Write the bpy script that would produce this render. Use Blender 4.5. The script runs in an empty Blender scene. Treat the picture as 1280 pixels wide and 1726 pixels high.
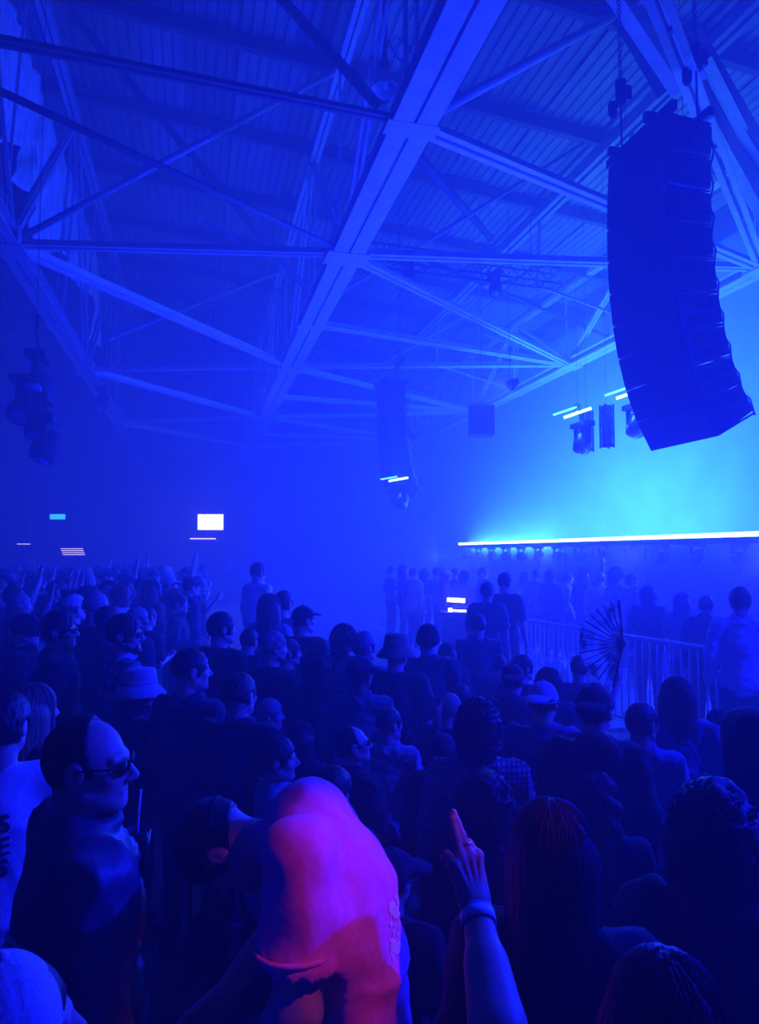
import bpy, math, random
import numpy as np
from mathutils import Vector, Matrix, Euler

random.seed(7)
rng = np.random.default_rng(7)
SC = bpy.context.scene
COL = SC.collection

# ------------------------------------------------------------------ camera, haze, exposure, large lights
FPX = 1183.0                     # focal length in pixels of the 1280 x 1726 frame
CAMZ = 2.15
YAW = math.radians(14.55)        # the camera looks to the right of the hall's long axis (+Y)
PITCH = math.atan(69.0 / FPX)
cam_d = bpy.data.cameras.new('camera'); cam = bpy.data.objects.new('camera', cam_d); COL.objects.link(cam)
cam_d.sensor_fit = 'VERTICAL'; cam_d.sensor_height = 36.0; cam_d.lens = 36.0 * FPX / 1726.0
cam_d.clip_start = 0.05; cam_d.clip_end = 300
cam.location = (0, 0, CAMZ)
cam.rotation_euler = Euler((math.pi / 2 + PITCH, 0, -YAW), 'XYZ')
SC.camera = cam
CAMROT = cam.rotation_euler.to_matrix()

def px(x, y, D):
    """world point seen at pixel x, y of the 1280x1726 frame at horizontal distance D along the view axis"""
    v = CAMROT @ Vector(((x - 640.0) / FPX, (863.0 - y) / FPX, -1.0))
    fwd = Vector((math.sin(YAW), math.cos(YAW), 0))
    return Vector((0, 0, CAMZ)) + v * (D / v.dot(fwd))

def pxz(x, y, z):
    """world point seen at pixel x, y lying at height z"""
    v = CAMROT @ Vector(((x - 640.0) / FPX, (863.0 - y) / FPX, -1.0))
    return Vector((0, 0, CAMZ)) + v * ((z - CAMZ) / v.z)

SC.view_settings.view_transform = 'Standard'
try: SC.view_settings.look = 'None'
except Exception: pass
SC.view_settings.gamma = 1.0
SC.view_settings.use_curve_mapping = False
SC.view_settings.exposure = 0.0
SC.cycles.use_denoising = True
SC.cycles.max_bounces = 3
SC.cycles.use_adaptive_sampling = True
SC.cycles.adaptive_threshold = 0.04
SC.cycles.diffuse_bounces = 2
SC.cycles.glossy_bounces = 2
SC.cycles.volume_bounces = 1
SC.cycles.transmission_bounces = 2
SC.cycles.sample_clamp_indirect = 4.0
SC.cycles.use_light_tree = True

HAZE_DENSITY = 0.030
world = bpy.data.worlds.new('hall_air'); SC.world = world; world.use_nodes = True
wn = world.node_tree; wn.nodes.clear()
wo = wn.nodes.new('ShaderNodeOutputWorld')
wb = wn.nodes.new('ShaderNodeBackground'); wb.inputs[0].default_value = (0, 0, 0, 1); wb.inputs[1].default_value = 0
wv = wn.nodes.new('ShaderNodeVolumeScatter')
wv.inputs['Color'].default_value = (0.95, 0.95, 0.95, 1); wv.inputs['Density'].default_value = HAZE_DENSITY
wv.inputs['Anisotropy'].default_value = 0.25
wn.links.new(wb.outputs[0], wo.inputs['Surface']); wn.links.new(wv.outputs[0], wo.inputs['Volume'])

BLUE = (0.004, 0.007, 1.0)
SKY = (0.06, 0.46, 1.0)
def spot(name, loc, target, power, color=BLUE, size=120, blend=0.8, radius=0.15):
    l = bpy.data.lights.new(name, 'SPOT'); l.energy = power; l.color = color
    l.spot_size = math.radians(size); l.spot_blend = blend; l.shadow_soft_size = radius
    o = bpy.data.objects.new(name, l); COL.objects.link(o); o.location = loc
    o.rotation_euler = (Vector(target) - Vector(loc)).to_track_quat('-Z', 'Y').to_euler()
    return o
# stage wash lamps on the light rail (they shine out of the fixtures built further down)
for i, y in enumerate((9.0, 12.5, 16.0, 20.0, 24.5)):
    spot('stage_wash', (8.55, y, 2.05), (0.0, y - 3.0, 2.6), 3600, BLUE, 150, 0.6, 0.12)
ul = bpy.data.lights.new('added_cyan_fill', 'AREA'); ul.shape = 'RECTANGLE'; ul.size = 6.0; ul.size_y = 0.12; ul.energy = 2300; ul.color = SKY  # added cyan area light without a fixture, brightens wall and haze behind the rail
ulo = bpy.data.objects.new('added_cyan_fill', ul); COL.objects.link(ulo); ulo.location = (9.22, 20.2, 2.52)
ulo.rotation_euler = Vector((0.95, 0, 0.30)).to_track_quat('-Z', 'Y').to_euler()
# overhead wash lamps hung over the stage
WASH = [((7.9, 1.2, 5.4), (-1.0, 2.5, 1.4), 6000), ((8.3, 5.0, 6.2), (-1.0, 3.5, 1.4), 1500), ((8.0, 10.0, 6.6), (-1.5, 6.0, 1.0), 3500), ((8.0, 17.0, 6.6), (-1.5, 13.0, 1.0), 3500), ((8.0, 26.0, 6.6), (-1.5, 22.0, 1.0), 3000)]
for p, q, e in WASH: spot('overhead_wash', p, q, e, BLUE, 105, 0.8, 0.12)
# ------------------------------------------------------------------ materials
MATS = {}
def mat(name, color, rough=0.7, metal=0.0, noise=0.0, nscale=20.0, stretch=(1, 1, 1), bump=0.0, color2=None, emit=None, estr=0.0,
        rand=0.0, spec=0.5, sheen=0.0):
    if name in MATS: return MATS[name]
    m = bpy.data.materials.new(name); m.use_nodes = True; nt = m.node_tree
    b = nt.nodes['Principled BSDF']
    b.inputs['Roughness'].default_value = rough; b.inputs['Metallic'].default_value = metal
    b.inputs['Specular IOR Level'].default_value = spec
    if sheen: b.inputs['Sheen Weight'].default_value = sheen
    b.inputs['Base Color'].default_value = (*color, 1)
    src = None
    if noise or bump or color2:
        tc = nt.nodes.new('ShaderNodeTexCoord'); mp = nt.nodes.new('ShaderNodeMapping')
        mp.inputs['Scale'].default_value = stretch
        nz = nt.nodes.new('ShaderNodeTexNoise'); nz.inputs['Scale'].default_value = nscale; nz.inputs['Detail'].default_value = 4
        nt.links.new(tc.outputs['Object'], mp.inputs[0]); nt.links.new(mp.outputs[0], nz.inputs['Vector'])
        if noise or color2:
            rp = nt.nodes.new('ShaderNodeValToRGB')
            c2 = color2 or tuple(min(1, c * (1 + noise)) for c in color)
            c1 = color if color2 else tuple(c * max(0, 1 - noise) for c in color)
            rp.color_ramp.elements[0].color = (*c1, 1); rp.color_ramp.elements[1].color = (*c2, 1)
            rp.color_ramp.elements[0].position = 0.35; rp.color_ramp.elements[1].position = 0.65
            nt.links.new(nz.outputs['Fac'], rp.inputs[0]); src = rp.outputs[0]
            nt.links.new(src, b.inputs['Base Color'])
        if bump:
            bp = nt.nodes.new('ShaderNodeBump'); bp.inputs['Strength'].default_value = bump; bp.inputs['Distance'].default_value = 0.02
            nt.links.new(nz.outputs['Fac'], bp.inputs['Height']); nt.links.new(bp.outputs[0], b.inputs['Normal'])
    if rand:
        oi = nt.nodes.new('ShaderNodeObjectInfo'); mr = nt.nodes.new('ShaderNodeMapRange')
        mr.inputs['To Min'].default_value = 1 - rand; mr.inputs['To Max'].default_value = 1 + rand
        nt.links.new(oi.outputs['Random'], mr.inputs['Value'])
        mx = nt.nodes.new('ShaderNodeVectorMath'); mx.operation = 'SCALE'
        if src: nt.links.new(src, mx.inputs[0])
        else: mx.inputs[0].default_value = color
        nt.links.new(mr.outputs[0], mx.inputs['Scale']); nt.links.new(mx.outputs[0], b.inputs['Base Color'])
    if emit:
        b.inputs['Emission Color'].default_value = (*emit, 1); b.inputs['Emission Strength'].default_value = estr
    MATS[name] = m
    return m

# ------------------------------------------------------------------ mesh helpers
def np_mesh(name, V, faces, smooth=True):
    """faces: list of integer arrays, each (n, k)"""
    me = bpy.data.meshes.new(name)
    V = np.asarray(V, dtype=np.float32)
    faces = [np.asarray(f, dtype=np.int32) for f in faces if len(f)]
    nl = sum(f.size for f in faces); npoly = sum(len(f) for f in faces)
    me.vertices.add(len(V)); me.vertices.foreach_set('co', V.ravel())
    me.loops.add(nl); me.polygons.add(npoly)
    me.loops.foreach_set('vertex_index', np.concatenate([f.ravel() for f in faces]))
    tot = np.concatenate([np.full(len(f), f.shape[1], np.int32) for f in faces])
    st = np.concatenate([[0], np.cumsum(tot)[:-1]]).astype(np.int32)
    me.polygons.foreach_set('loop_start', st)
    try: me.polygons.foreach_set('loop_total', tot)
    except Exception: pass
    me.polygons.foreach_set('use_smooth', np.full(npoly, smooth))
    me.update(calc_edges=True); me.validate()
    return me

def link(name, me, m=None, parent=None, loc=None, rot=None, scale=None):
    o = bpy.data.objects.new(name, me); COL.objects.link(o)
    if me is not None and m is not None:
        if len(me.materials) == 0: me.materials.append(m)
        elif me.materials[0] != m:
            o.material_slots[0].link = 'OBJECT'; o.material_slots[0].material = m
    if parent is not None: o.parent = parent
    if loc is not None: o.location = loc
    if rot is not None: o.rotation_euler = rot
    if scale is not None: o.scale = scale
    return o

def tag(o, label, cat=None, group=None, kind=None):
    o['label'] = label
    if cat: o['category'] = cat
    if group: o['group'] = group
    if kind: o['kind'] = kind
    return o

def empty(name, loc=(0, 0, 0), rotz=0.0):
    o = bpy.data.objects.new(name, None); COL.objects.link(o); o.location = loc; o.rotation_euler = (0, 0, rotz)
    o.empty_display_size = 0.1
    return o

class MB:
    """collects simple solids into one mesh"""
    def __init__(s): s.V = []; s.F = []
    def raw(s, vs, fs):
        n = len(s.V); s.V += [tuple(v) for v in vs]; s.F += [tuple(i + n for i in f) for f in fs]; return s
    def box(s, c, d, M=None):
        cx, cy, cz = c; hx, hy, hz = d[0] / 2, d[1] / 2, d[2] / 2
        vs = [Vector((cx + a * hx, cy + b * hy, cz + e * hz)) for a in (-1, 1) for b in (-1, 1) for e in (-1, 1)]
        if M is not None: vs = [M @ v for v in vs]
        return s.raw(vs, [(0, 1, 3, 2), (4, 6, 7, 5), (0, 4, 5, 1), (2, 3, 7, 6), (0, 2, 6, 4), (1, 5, 7, 3)])
    def frame(s, p, q, up=(0, 0, 1)):
        p, q = Vector(p), Vector(q); z = (q - p); L = z.length; z = z / max(L, 1e-9); u = Vector(up)
        if abs(z.dot(u)) > 0.98: u = Vector((0, 1, 0))
        x = u.cross(z).normalized(); y = z.cross(x)
        return Matrix(((x.x, y.x, z.x, p.x), (x.y, y.y, z.y, p.y), (x.z, y.z, z.z, p.z), (0, 0, 0, 1))), L
    def bar(s, p, q, w, h, up=(0, 0, 1), off=(0, 0)):
        M, L = s.frame(p, q, up)
        return s.box((off[0], off[1], L / 2), (w, h, L), M)
    def tube(s, pts, r, n=8, r2=None, closed=False):
        pts = [Vector(p) for p in pts]; k = len(pts); base = len(s.V); vs = []; fs = []
        pu = None
        for i, p in enumerate(pts):
            a = pts[(i - 1) % k if closed else max(i - 1, 0)]; b = pts[(i + 1) % k if closed else min(i + 1, k - 1)]
            z = (b - a).normalized()
            u = Vector((0, 0, 1)) if pu is None else pu
            if abs(z.dot(u)) > 0.98: u = Vector((0, 1, 0)) if abs(z.y) < .9 else Vector((1, 0, 0))
            x = u.cross(z).normalized(); y = z.cross(x); pu = y
            rr = r if r2 is None else r + (r2 - r) * i / max(k - 1, 1)
            for j in range(n):
                t = 2 * math.pi * j / n; vs.append(p + x * (rr * math.cos(t)) + y * (rr * math.sin(t)))
        segs = k if closed else k - 1
        for i in range(segs):
            i2 = (i + 1) % k
            for j in range(n):
                j2 = (j + 1) % n; fs.append((i * n + j, i * n + j2, i2 * n + j2, i2 * n + j))
        if not closed:
            fs.append(tuple(range(n))[::-1]); fs.append(tuple((k - 1) * n + j for j in range(n)))
        return s.raw(vs, fs)
    def lathe(s, prof, n=24, M=None, cap=True):
        vs = []; fs = []
        for r, z in prof:
            for j in range(n):
                t = 2 * math.pi * j / n; vs.append(Vector((r * math.cos(t), r * math.sin(t), z)))
        for i in range(len(prof) - 1):
            for j in range(n):
                j2 = (j + 1) % n; fs.append((i * n + j, i * n + j2, (i + 1) * n + j2, (i + 1) * n + j))
        if cap:
            fs.append(tuple(range(n))[::-1]); fs.append(tuple((len(prof) - 1) * n + j for j in range(n)))
        if M is not None: vs = [M @ v for v in vs]
        return s.raw(vs, fs)
    def mesh(s, name, smooth=False):
        me = bpy.data.meshes.new(name); me.from_pydata([tuple(v) for v in s.V], [], s.F); me.update()
        if smooth:
            me.polygons.foreach_set('use_smooth', [True] * len(me.polygons))
        return me
    def build(s, name, m, parent=None, smooth=False, loc=None, rot=None):
        return link(name, s.mesh(name, smooth), m, parent, loc, rot)

# ------------------------------------------------------------------ signed-distance modelling for organic shapes
class SDF:
    def __init__(s, lo, hi, vox):
        s.lo = np.array(lo, np.float32); s.vox = vox
        s.n = np.ceil((np.array(hi) - s.lo) / vox).astype(int) + 1
        s.ax = [s.lo[i] + vox * np.arange(s.n[i], dtype=np.float32) for i in range(3)]
        s.d = np.full(s.n, 10.0, np.float32)
    def _sub(s, lo, hi):
        sl = []
        for i in range(3):
            a = max(0, int((lo[i] - s.lo[i]) / s.vox) - 1); b = min(s.n[i], int((hi[i] - s.lo[i]) / s.vox) + 3)
            if b <= a: return None, None
            sl.append(slice(a, b))
        sl = tuple(sl)
        P = (s.ax[0][sl[0]][:, None, None], s.ax[1][sl[1]][None, :, None], s.ax[2][sl[2]][None, None, :])
        return sl, P
    def _eval(s, prim, pad):
        lo, hi, fn = prim
        sl, P = s._sub([v - pad for v in lo], [v + pad for v in hi])
        return sl, (None if sl is None else fn(P))
    def add(s, prim, k=0.02):
        sl, e = s._eval(prim, k + 3 * s.vox)
        if sl is None: return s
        a = s.d[sl]
        if k > 0:
            h = np.maximum(k - np.abs(a - e), 0) / k
            s.d[sl] = np.minimum(a, e) - h * h * (k * 0.25)
        else: s.d[sl] = np.minimum(a, e)
        return s
    def cut(s, prim, k=0.01):
        sl, e = s._eval(prim, k + 3 * s.vox)
        if sl is None: return s
        a = s.d[sl]; e = -e; kk = max(k, 1e-4)
        h = np.maximum(kk - np.abs(a - e), 0) / kk
        s.d[sl] = np.maximum(a, e) + h * h * (kk * 0.25)
        return s
    def plane(s, nrm, off):
        """keep the side where nrm.p < off"""
        X, Y, Z = s.ax[0][:, None, None], s.ax[1][None, :, None], s.ax[2][None, None, :]
        s.d = np.maximum(s.d, nrm[0] * X + nrm[1] * Y + nrm[2] * Z - off); return s
    def net(s):
        d = s.d.copy()
        d[0] = d[-1] = 1; d[:, 0] = d[:, -1] = 1; d[:, :, 0] = d[:, :, -1] = 1
        neg = d < 0
        c = np.zeros(np.array(d.shape) - 1, np.int8)
        for i in (0, 1):
            for j in (0, 1):
                for k in (0, 1):
                    c += neg[i:d.shape[0] - 1 + i, j:d.shape[1] - 1 + j, k:d.shape[2] - 1 + k]
        idx = np.argwhere((c > 0) & (c < 8))
        ids = np.full(c.shape, -1, np.int32); ids[tuple(idx.T)] = np.arange(len(idx))
        acc = np.zeros((len(idx), 3), np.float32); cnt = np.zeros(len(idx), np.float32)
        corners = [(i, j, k) for i in (0, 1) for j in (0, 1) for k in (0, 1)]
        vals = {q: d[idx[:, 0] + q[0], idx[:, 1] + q[1], idx[:, 2] + q[2]] for q in corners}
        for q in corners:
            for a in range(3):
                if q[a] == 0:
                    r = list(q); r[a] = 1; r = tuple(r)
                    v0, v1 = vals[q], vals[r]; m = (v0 < 0) != (v1 < 0)
                    t = np.where(m, v0 / np.where(m, v0 - v1, 1), 0)
                    p = np.tile(np.array(q, np.float32), (len(idx), 1)); p[:, a] = t
                    acc[m] += p[m]; cnt[m] += 1
        V = s.lo + s.vox * (idx + acc / cnt[:, None])
        F = []
        for a in range(3):
            b, e = (a + 1) % 3, (a + 2) % 3
            s0 = [slice(None)] * 3; s1 = [slice(None)] * 3
            s0[a] = slice(0, -1); s1[a] = slice(1, None)
            n0, n1 = neg[tuple(s0)], neg[tuple(s1)]
            ed = np.argwhere(n0 != n1)
            ed = ed[(ed[:, b] > 0) & (ed[:, e] > 0)]
            flip = neg[tuple(ed.T)]
            def cell(db, de):
                q = ed.copy(); q[:, b] -= db; q[:, e] -= de; return ids[q[:, 0], q[:, 1], q[:, 2]]
            quad = np.stack([cell(1, 1), cell(0, 1), cell(0, 0), cell(1, 0)], 1)
            quad[~flip] = quad[~flip][:, ::-1]
            F.append(quad[(quad >= 0).all(1)])
        return V.astype(np.float32), np.concatenate(F)

def caps(a, b, r1, r2=None, sc=(1, 1, 1)):
    a = np.array(a, np.float32); b = np.array(b, np.float32); r2 = r1 if r2 is None else r2
    sc = np.array(sc, np.float32); R = max(r1, r2) * sc
    lo = np.minimum(a, b) - R; hi = np.maximum(a, b) + R
    A = a / sc; B = b / sc; ab = B - A; L2 = float(ab @ ab) + 1e-12; ms = float(sc.min())
    def fn(P):
        x, y, z = P[0] / sc[0] - A[0], P[1] / sc[1] - A[1], P[2] / sc[2] - A[2]
        h = np.clip((x * ab[0] + y * ab[1] + z * ab[2]) / L2, 0, 1)
        return (np.sqrt((x - h * ab[0]) ** 2 + (y - h * ab[1]) ** 2 + (z - h * ab[2]) ** 2) - (r1 + (r2 - r1) * h)) * ms
    return lo, hi, fn
def ell(c, r, tilt=0.0, roll=0.0):
    c = np.array(c, np.float32); r = np.array(r, np.float32); ct, st = math.cos(tilt), math.sin(tilt); cr, sr = math.cos(roll), math.sin(roll)
    R = r.max() if (tilt or roll) else r
    def fn(P):
        x, y, z = P[0] - c[0], P[1] - c[1], P[2] - c[2]
        if tilt: y, z = y * ct + z * st, -y * st + z * ct
        if roll: x, z = x * cr + z * sr, -x * sr + z * cr
        k0 = np.sqrt((x / r[0]) ** 2 + (y / r[1]) ** 2 + (z / r[2]) ** 2)
        k1 = np.sqrt((x / r[0] ** 2) ** 2 + (y / r[1] ** 2) ** 2 + (z / r[2] ** 2) ** 2) + 1e-9
        return k0 * (k0 - 1) / k1
    return c - R, c + R, fn
def tor(c, R, r, sy=1.0, tilt=0.0):
    c = np.array(c, np.float32); ct, st = math.cos(tilt), math.sin(tilt); e = R + r
    def fn(P):
        x, y, z = P[0] - c[0], P[1] - c[1], P[2] - c[2]
        y, z = y * ct + z * st, -y * st + z * ct
        return np.sqrt((np.sqrt(x * x + (y / sy) ** 2) - R) ** 2 + z * z) - r
    return c - e, c + e, fn

def vnoise(V, f, seed=0):
    """smooth pseudo noise of points, about -1..1"""
    r = np.random.default_rng(seed); out = np.zeros(len(V), np.float32)
    for i in range(6):
        k = r.normal(size=3); k /= np.linalg.norm(k); out += np.sin(V @ (k * f * r.uniform(.7, 1.5)) + r.uniform(0, 6.28))
    return out / 3.0
def normals(V, F):
    n = np.cross(V[F[:, 2]] - V[F[:, 0]], V[F[:, 3]] - V[F[:, 1]]); out = np.zeros_like(V)
    for i in range(4): np.add.at(out, F[:, i], n)
    return out / (np.linalg.norm(out, axis=1)[:, None] + 1e-12)
def displace(V, F, amount): return V + normals(V, F) * amount[:, None]
def merge(*parts):
    Vs = []; Fs = []; n = 0
    for V, F in parts: Vs.append(V); Fs.append(F + n); n += len(V)
    return np.concatenate(Vs), np.concatenate(Fs)
def rotv(V, M, piv):
    piv = np.array(piv, np.float32); return (V - piv) @ np.array(M, np.float32).T + piv
# ------------------------------------------------------------------ shell of the hall
M_FLOOR = mat('concrete_floor', (0.10, 0.10, 0.105), 0.55, noise=0.3, nscale=3, bump=0.1)
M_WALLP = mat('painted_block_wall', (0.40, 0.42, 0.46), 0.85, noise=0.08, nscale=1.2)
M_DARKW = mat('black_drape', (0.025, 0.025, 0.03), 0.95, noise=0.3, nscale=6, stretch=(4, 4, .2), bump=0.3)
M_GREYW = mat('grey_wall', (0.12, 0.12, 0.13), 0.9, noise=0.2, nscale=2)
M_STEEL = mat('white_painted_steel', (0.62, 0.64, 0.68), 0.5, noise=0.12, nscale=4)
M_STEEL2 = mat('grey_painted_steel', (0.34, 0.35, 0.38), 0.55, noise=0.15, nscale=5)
M_DECK = mat('galvanised_roof_sheet', (0.24, 0.25, 0.27), 0.55, metal=0.1, noise=0.25, nscale=3, stretch=(3, .15, 1), rand=0.35)
M_PURLIN = mat('dark_purlin_steel', (0.07, 0.07, 0.08), 0.7)
M_BLACK = mat('black_metal', (0.015, 0.015, 0.017), 0.5)
M_BLACKM = mat('matt_black_paint', (0.022, 0.022, 0.026), 0.75, noise=0.2, nscale=30)
M_CHAIN = mat('chain_steel', (0.25, 0.25, 0.27), 0.35, metal=0.8)

X0, X1, Y0, Y1 = -10.0, 14.6, -7.0, 47.0
def roof_z(x): return 12.9 - 0.10 * (x - 2.8)

def struct(name, mb, m, label=None):
    o = mb.build(name, m); o['kind'] = 'structure'
    if label: o['label'] = label
    return o
struct('floor', MB().box(((X0 + X1) / 2, (Y0 + Y1) / 2, -0.1), (X1 - X0 + .8, Y1 - Y0 + .8, 0.2)), M_FLOOR, 'dark concrete floor of the hall under the crowd')
struct('wall_right', MB().box((X1 + .2, (Y0 + Y1) / 2, 6.6), (.4, Y1 - Y0 + .8, 13.2)), M_WALLP, 'pale painted wall behind the stage lost in haze')
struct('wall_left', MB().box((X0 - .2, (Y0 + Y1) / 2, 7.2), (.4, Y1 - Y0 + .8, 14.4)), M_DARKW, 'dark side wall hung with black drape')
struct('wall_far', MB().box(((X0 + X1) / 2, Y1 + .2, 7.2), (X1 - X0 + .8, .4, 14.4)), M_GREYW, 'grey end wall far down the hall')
struct('wall_back', MB().box(((X0 + X1) / 2, Y0 - .2, 7.2), (X1 - X0 + .8, .4, 14.4)), M_DARKW, 'dark wall at the near end of the hall')

# roof: purlins and ribbed metal sheets between them
roof = empty('ceiling', (0, 0, 0)); tag(roof, 'ribbed metal roof deck on dark purlins over the hall', kind='structure')
PY = [1.5 + 3.25 * i for i in range(15)]
def sheet_mesh(w, L):
    mb = MB(); n = 5; prof = []
    p = w / n
    for i in range(n):
        prof += [(i * p, 0), (i * p + p * .55, 0), (i * p + p * .65, .045), (i * p + p * .9, .045)]
    prof.append((w, 0))
    k = len(prof); vs = []
    for yy in (0, L):
        for zz in (0, .012):
            vs += [(a, yy, b + zz) for a, b in prof]
    fs = []
    for i in range(k - 1):
        fs += [(i, i + 1, 2 * k + i + 1, 2 * k + i), (k + i, 3 * k + i, 3 * k + i + 1, k + i + 1),
               (i, k + i, k + i + 1, i + 1), (2 * k + i, 2 * k + i + 1, 3 * k + i + 1, 3 * k + i)]
    fs += [(0, 2 * k, 3 * k, k), (k - 1, 2 * k - 1, 4 * k - 1, 3 * k - 1)]
    return mb.raw(vs, fs).mesh('roof_sheet')
SW = 1.16
slope = math.atan(0.10)
sm = sheet_mesh(SW / math.cos(slope) * .995, 3.25 - .02)
for yi in range(len(PY) - 1):
    if PY[yi] < 4: continue
    for xi in range(22):
        xx = X0 + .3 + xi * SW
        if xx + SW > X1 + .3: break
        o = link('roof_sheet', sm, M_DECK, roof, (xx, PY[yi] + .01, roof_z(xx) + .02 * ((xi * 7 + yi * 3) % 3)), (0, slope, 0))
# plain deck over the near end, outside the picture
o = link('near_deck', MB().box((0, 0, 0), (X1 - X0 + .4, 12.0, .06)).mesh('near_deck'), M_DECK, roof, ((X0 + X1) / 2, -1.2, roof_z((X0 + X1) / 2) + .12), (0, slope, 0))
for y in PY:
    mb = MB(); a = Vector((X0, y, roof_z(X0) - .16)); b = Vector((X1, y, roof_z(X1) - .16))
    mb.bar(a, b, .03, .30); mb.bar(a, b, .16, .03, off=(0, .14)); mb.bar(a, b, .16, .03, off=(0, -.14))
    mb.build('purlin', M_PURLIN, roof)

# ------------------------------------------------------------------ long roof trusses
NY = [4.6 + 4.42 * i for i in range(10)]        # panel points along the hall
def truss(name, X, zb, Xt, zt, label, w, m, low=0, high=10, dy=0.0):
    t = empty(name, (X, NY[low], zb)); tag(t, label, 'truss', 'long roof trusses', 'structure')
    off = Vector((X, NY[low], zb))
    L = lambda p: Vector(p) - off
    ya, yb = NY[low] - 2.5, NY[high - 1] + 3.0
    for s in (-1, 1):                              # two channels with a gap between
        mb = MB(); c = X + s * (w * .27)
        mb.bar(L((c, ya, zb)), L((c, yb, zb)), w * .46, .03, off=(0, -.12))
        mb.bar(L((c - s * w * .2, ya, zb)), L((c - s * w * .2, yb, zb)), .025, .24)
        mb.bar(L((c, ya, zb)), L((c, yb, zb)), w * .46, .02, off=(0, .12))
        mb.build('bottom_chord', m, t)
    mb = MB()
    for s in (-1, 1): mb.bar(L((Xt + s * .07, ya, zt)), L((Xt + s * .07, yb, zt)), .10, .16)
    mb.build('top_chord', m, t)
    for i in range(low, high):
        y = NY[i] + dy; odd = i % 2 == 0
        if odd:                                     # bottom node with two inclined webs
            for dyy in (-4.42, 4.42):
                for s in (-1, 1):
                    MB().bar(L((X + s * .06, y, zb + .1)), L((Xt + s * .06, y + dyy * .96, zt - .05)), .06, .09).build('web_strut', m, t)
            MB().bar(L((X - .14, y, zb)), L((Xt - .14, y, zt)), .05, .05).build('web_strut', m, t)
            mb = MB()
            mb.box(L((X, y, zb - .14)), (w * 1.35, .62, .025)); mb.box(L((X - w * .5, y, zb + .05)), (.02, .7, .36)); mb.box(L((X + w * .5, y, zb + .05)), (.02, .7, .36))
            for bx in (-.18, 0, .18): mb.box(L((X - w * .56, y + bx, zb + .12)), (.03, .04, .04))
            mb.build('gusset_plate', m, t)
        else:
            for s in (-1, 1):
                MB().bar(L((X + s * .08, y, zb)), L((Xt + s * .08, y, zt)), .05, .07).build('web_strut', m, t)
            MB().box(L((X, y, zb - .13)), (w * 1.2, .34, .02)).build('gusset_plate', m, t)
    return t
ZA, ZB, ZC = 8.15, 7.65, 8.9
truss('roof_truss', 2.8, ZA, 2.8, 12.35, 'pale steel roof truss with split lower chord crossing the middle of the roof', .62, M_STEEL)
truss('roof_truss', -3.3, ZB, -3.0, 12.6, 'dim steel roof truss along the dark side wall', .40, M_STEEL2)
truss('roof_truss', 12.85, ZC, 12.85, 11.7, 'bright steel roof truss above the stage', .50, M_STEEL)
# upper roof beam between the middle and the stage truss
t = empty('roof_beam', (9.4, 4, 11.8)); tag(t, 'double steel roof beam close under the deck between the trusses', 'beam', kind='structure')
for s in (-1, 1):
    MB().bar((s * .11, -2, 0), (s * .11, 42, 0), .12, .22).build('beam_flange', M_STEEL2, t)
for i in range(1, 10):
    MB().bar((0, NY[i] - 4, -.1), (0, NY[i] - 4 + .25, -2.1), .07, .07).build('hanger_post', M_STEEL2, t)
    MB().bar((0, NY[i] - 4 + .1, -2.0), (3.3, NY[i] - 4 + .2, -2.75), .05, .07).build('hanger_strut', M_STEEL2, t)

# ------------------------------------------------------------------ cross members and braces
def nodeA(i): return Vector((2.8, NY[i], ZA))
def nodeB(i): return Vector((-3.3, NY[i], ZB))
def nodeC(i): return Vector((12.85, NY[i], ZC))
def brace(p, q, label, kind='angle', m=None, w=.11, name='roof_brace'):
    m = m or M_STEEL; p = Vector(p); q = Vector(q); d = (q - p).normalized(); p = p + d * .12; q = q - d * .12
    t = empty(name, p); tag(t, label, 'brace', 'roof cross braces', 'structure')
    L = q - p
    if kind == 'angle':
        a = MB(); a.bar((0, 0, 0), L, .02, w, off=(-w * .3, 0)).bar((0, 0, 0), L, w * .6, .02, off=(-w * .6, -w * .45)); a.build('angle_bar', m, t)
        a = MB(); a.bar((0, 0, 0), L, .02, w, off=(w * .3, 0)).bar((0, 0, 0), L, w * .6, .02, off=(w * .6, -w * .45)); a.build('angle_bar', m, t)
        for f in (.25, .5, .75): MB().box(L * f, (.07, .07, .07)).build('spacer', m, t)
    else:
        MB().tube([(0, 0, 0), L], w * .5, 10).build('pipe', m, t, True)
        for f in (0.01, .99): MB().tube([L * f - d * .06, L * f + d * .06], w * .62, 10).build('end_sleeve', m, t)
    return t
for i in (0, 2, 4, 6, 8):
    j = i
    nm = ['nearest', 'second', 'third', 'fourth', 'farthest'][i // 2]
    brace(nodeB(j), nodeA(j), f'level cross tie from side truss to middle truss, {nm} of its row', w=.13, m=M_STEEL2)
    brace(nodeA(j), nodeC(j), f'level cross tie from middle truss to stage truss, {nm} of its row', w=.15)
    if i < 8:
        brace(nodeB(j) if j else Vector((-3.3, 8.3, ZB)), nodeA(j + 2), f'slanting brace from side truss to middle truss, {nm} of its row', kind='angle' if j else 'pipe', w=.17 if j else .10, m=None if j else M_PURLIN)
        brace(nodeA(j), nodeC(j + 2), f'slanting brace from middle truss to stage truss, {nm} of its row', w=.15)
        brace(nodeA(j + 1), nodeC(j + 2), f'intermediate brace reaching the stage truss joint, {nm} of its row', w=.16)
brace(Vector((-3.3, 8.1, ZB + .1)), nodeA(1), 'long dim angle brace meeting the middle truss below the pendant lamp', w=.085, m=M_PURLIN)
brace(nodeB(2), pxz(570, 118, 12.0), 'thin pale pipe rising from the side truss across the roof', 'pipe', M_STEEL2, .12)
brace(pxz(330, 362, 10.0), pxz(475, 455, 9.0), 'short dim pipe between far purlins', 'pipe', M_STEEL2, .1)
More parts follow.
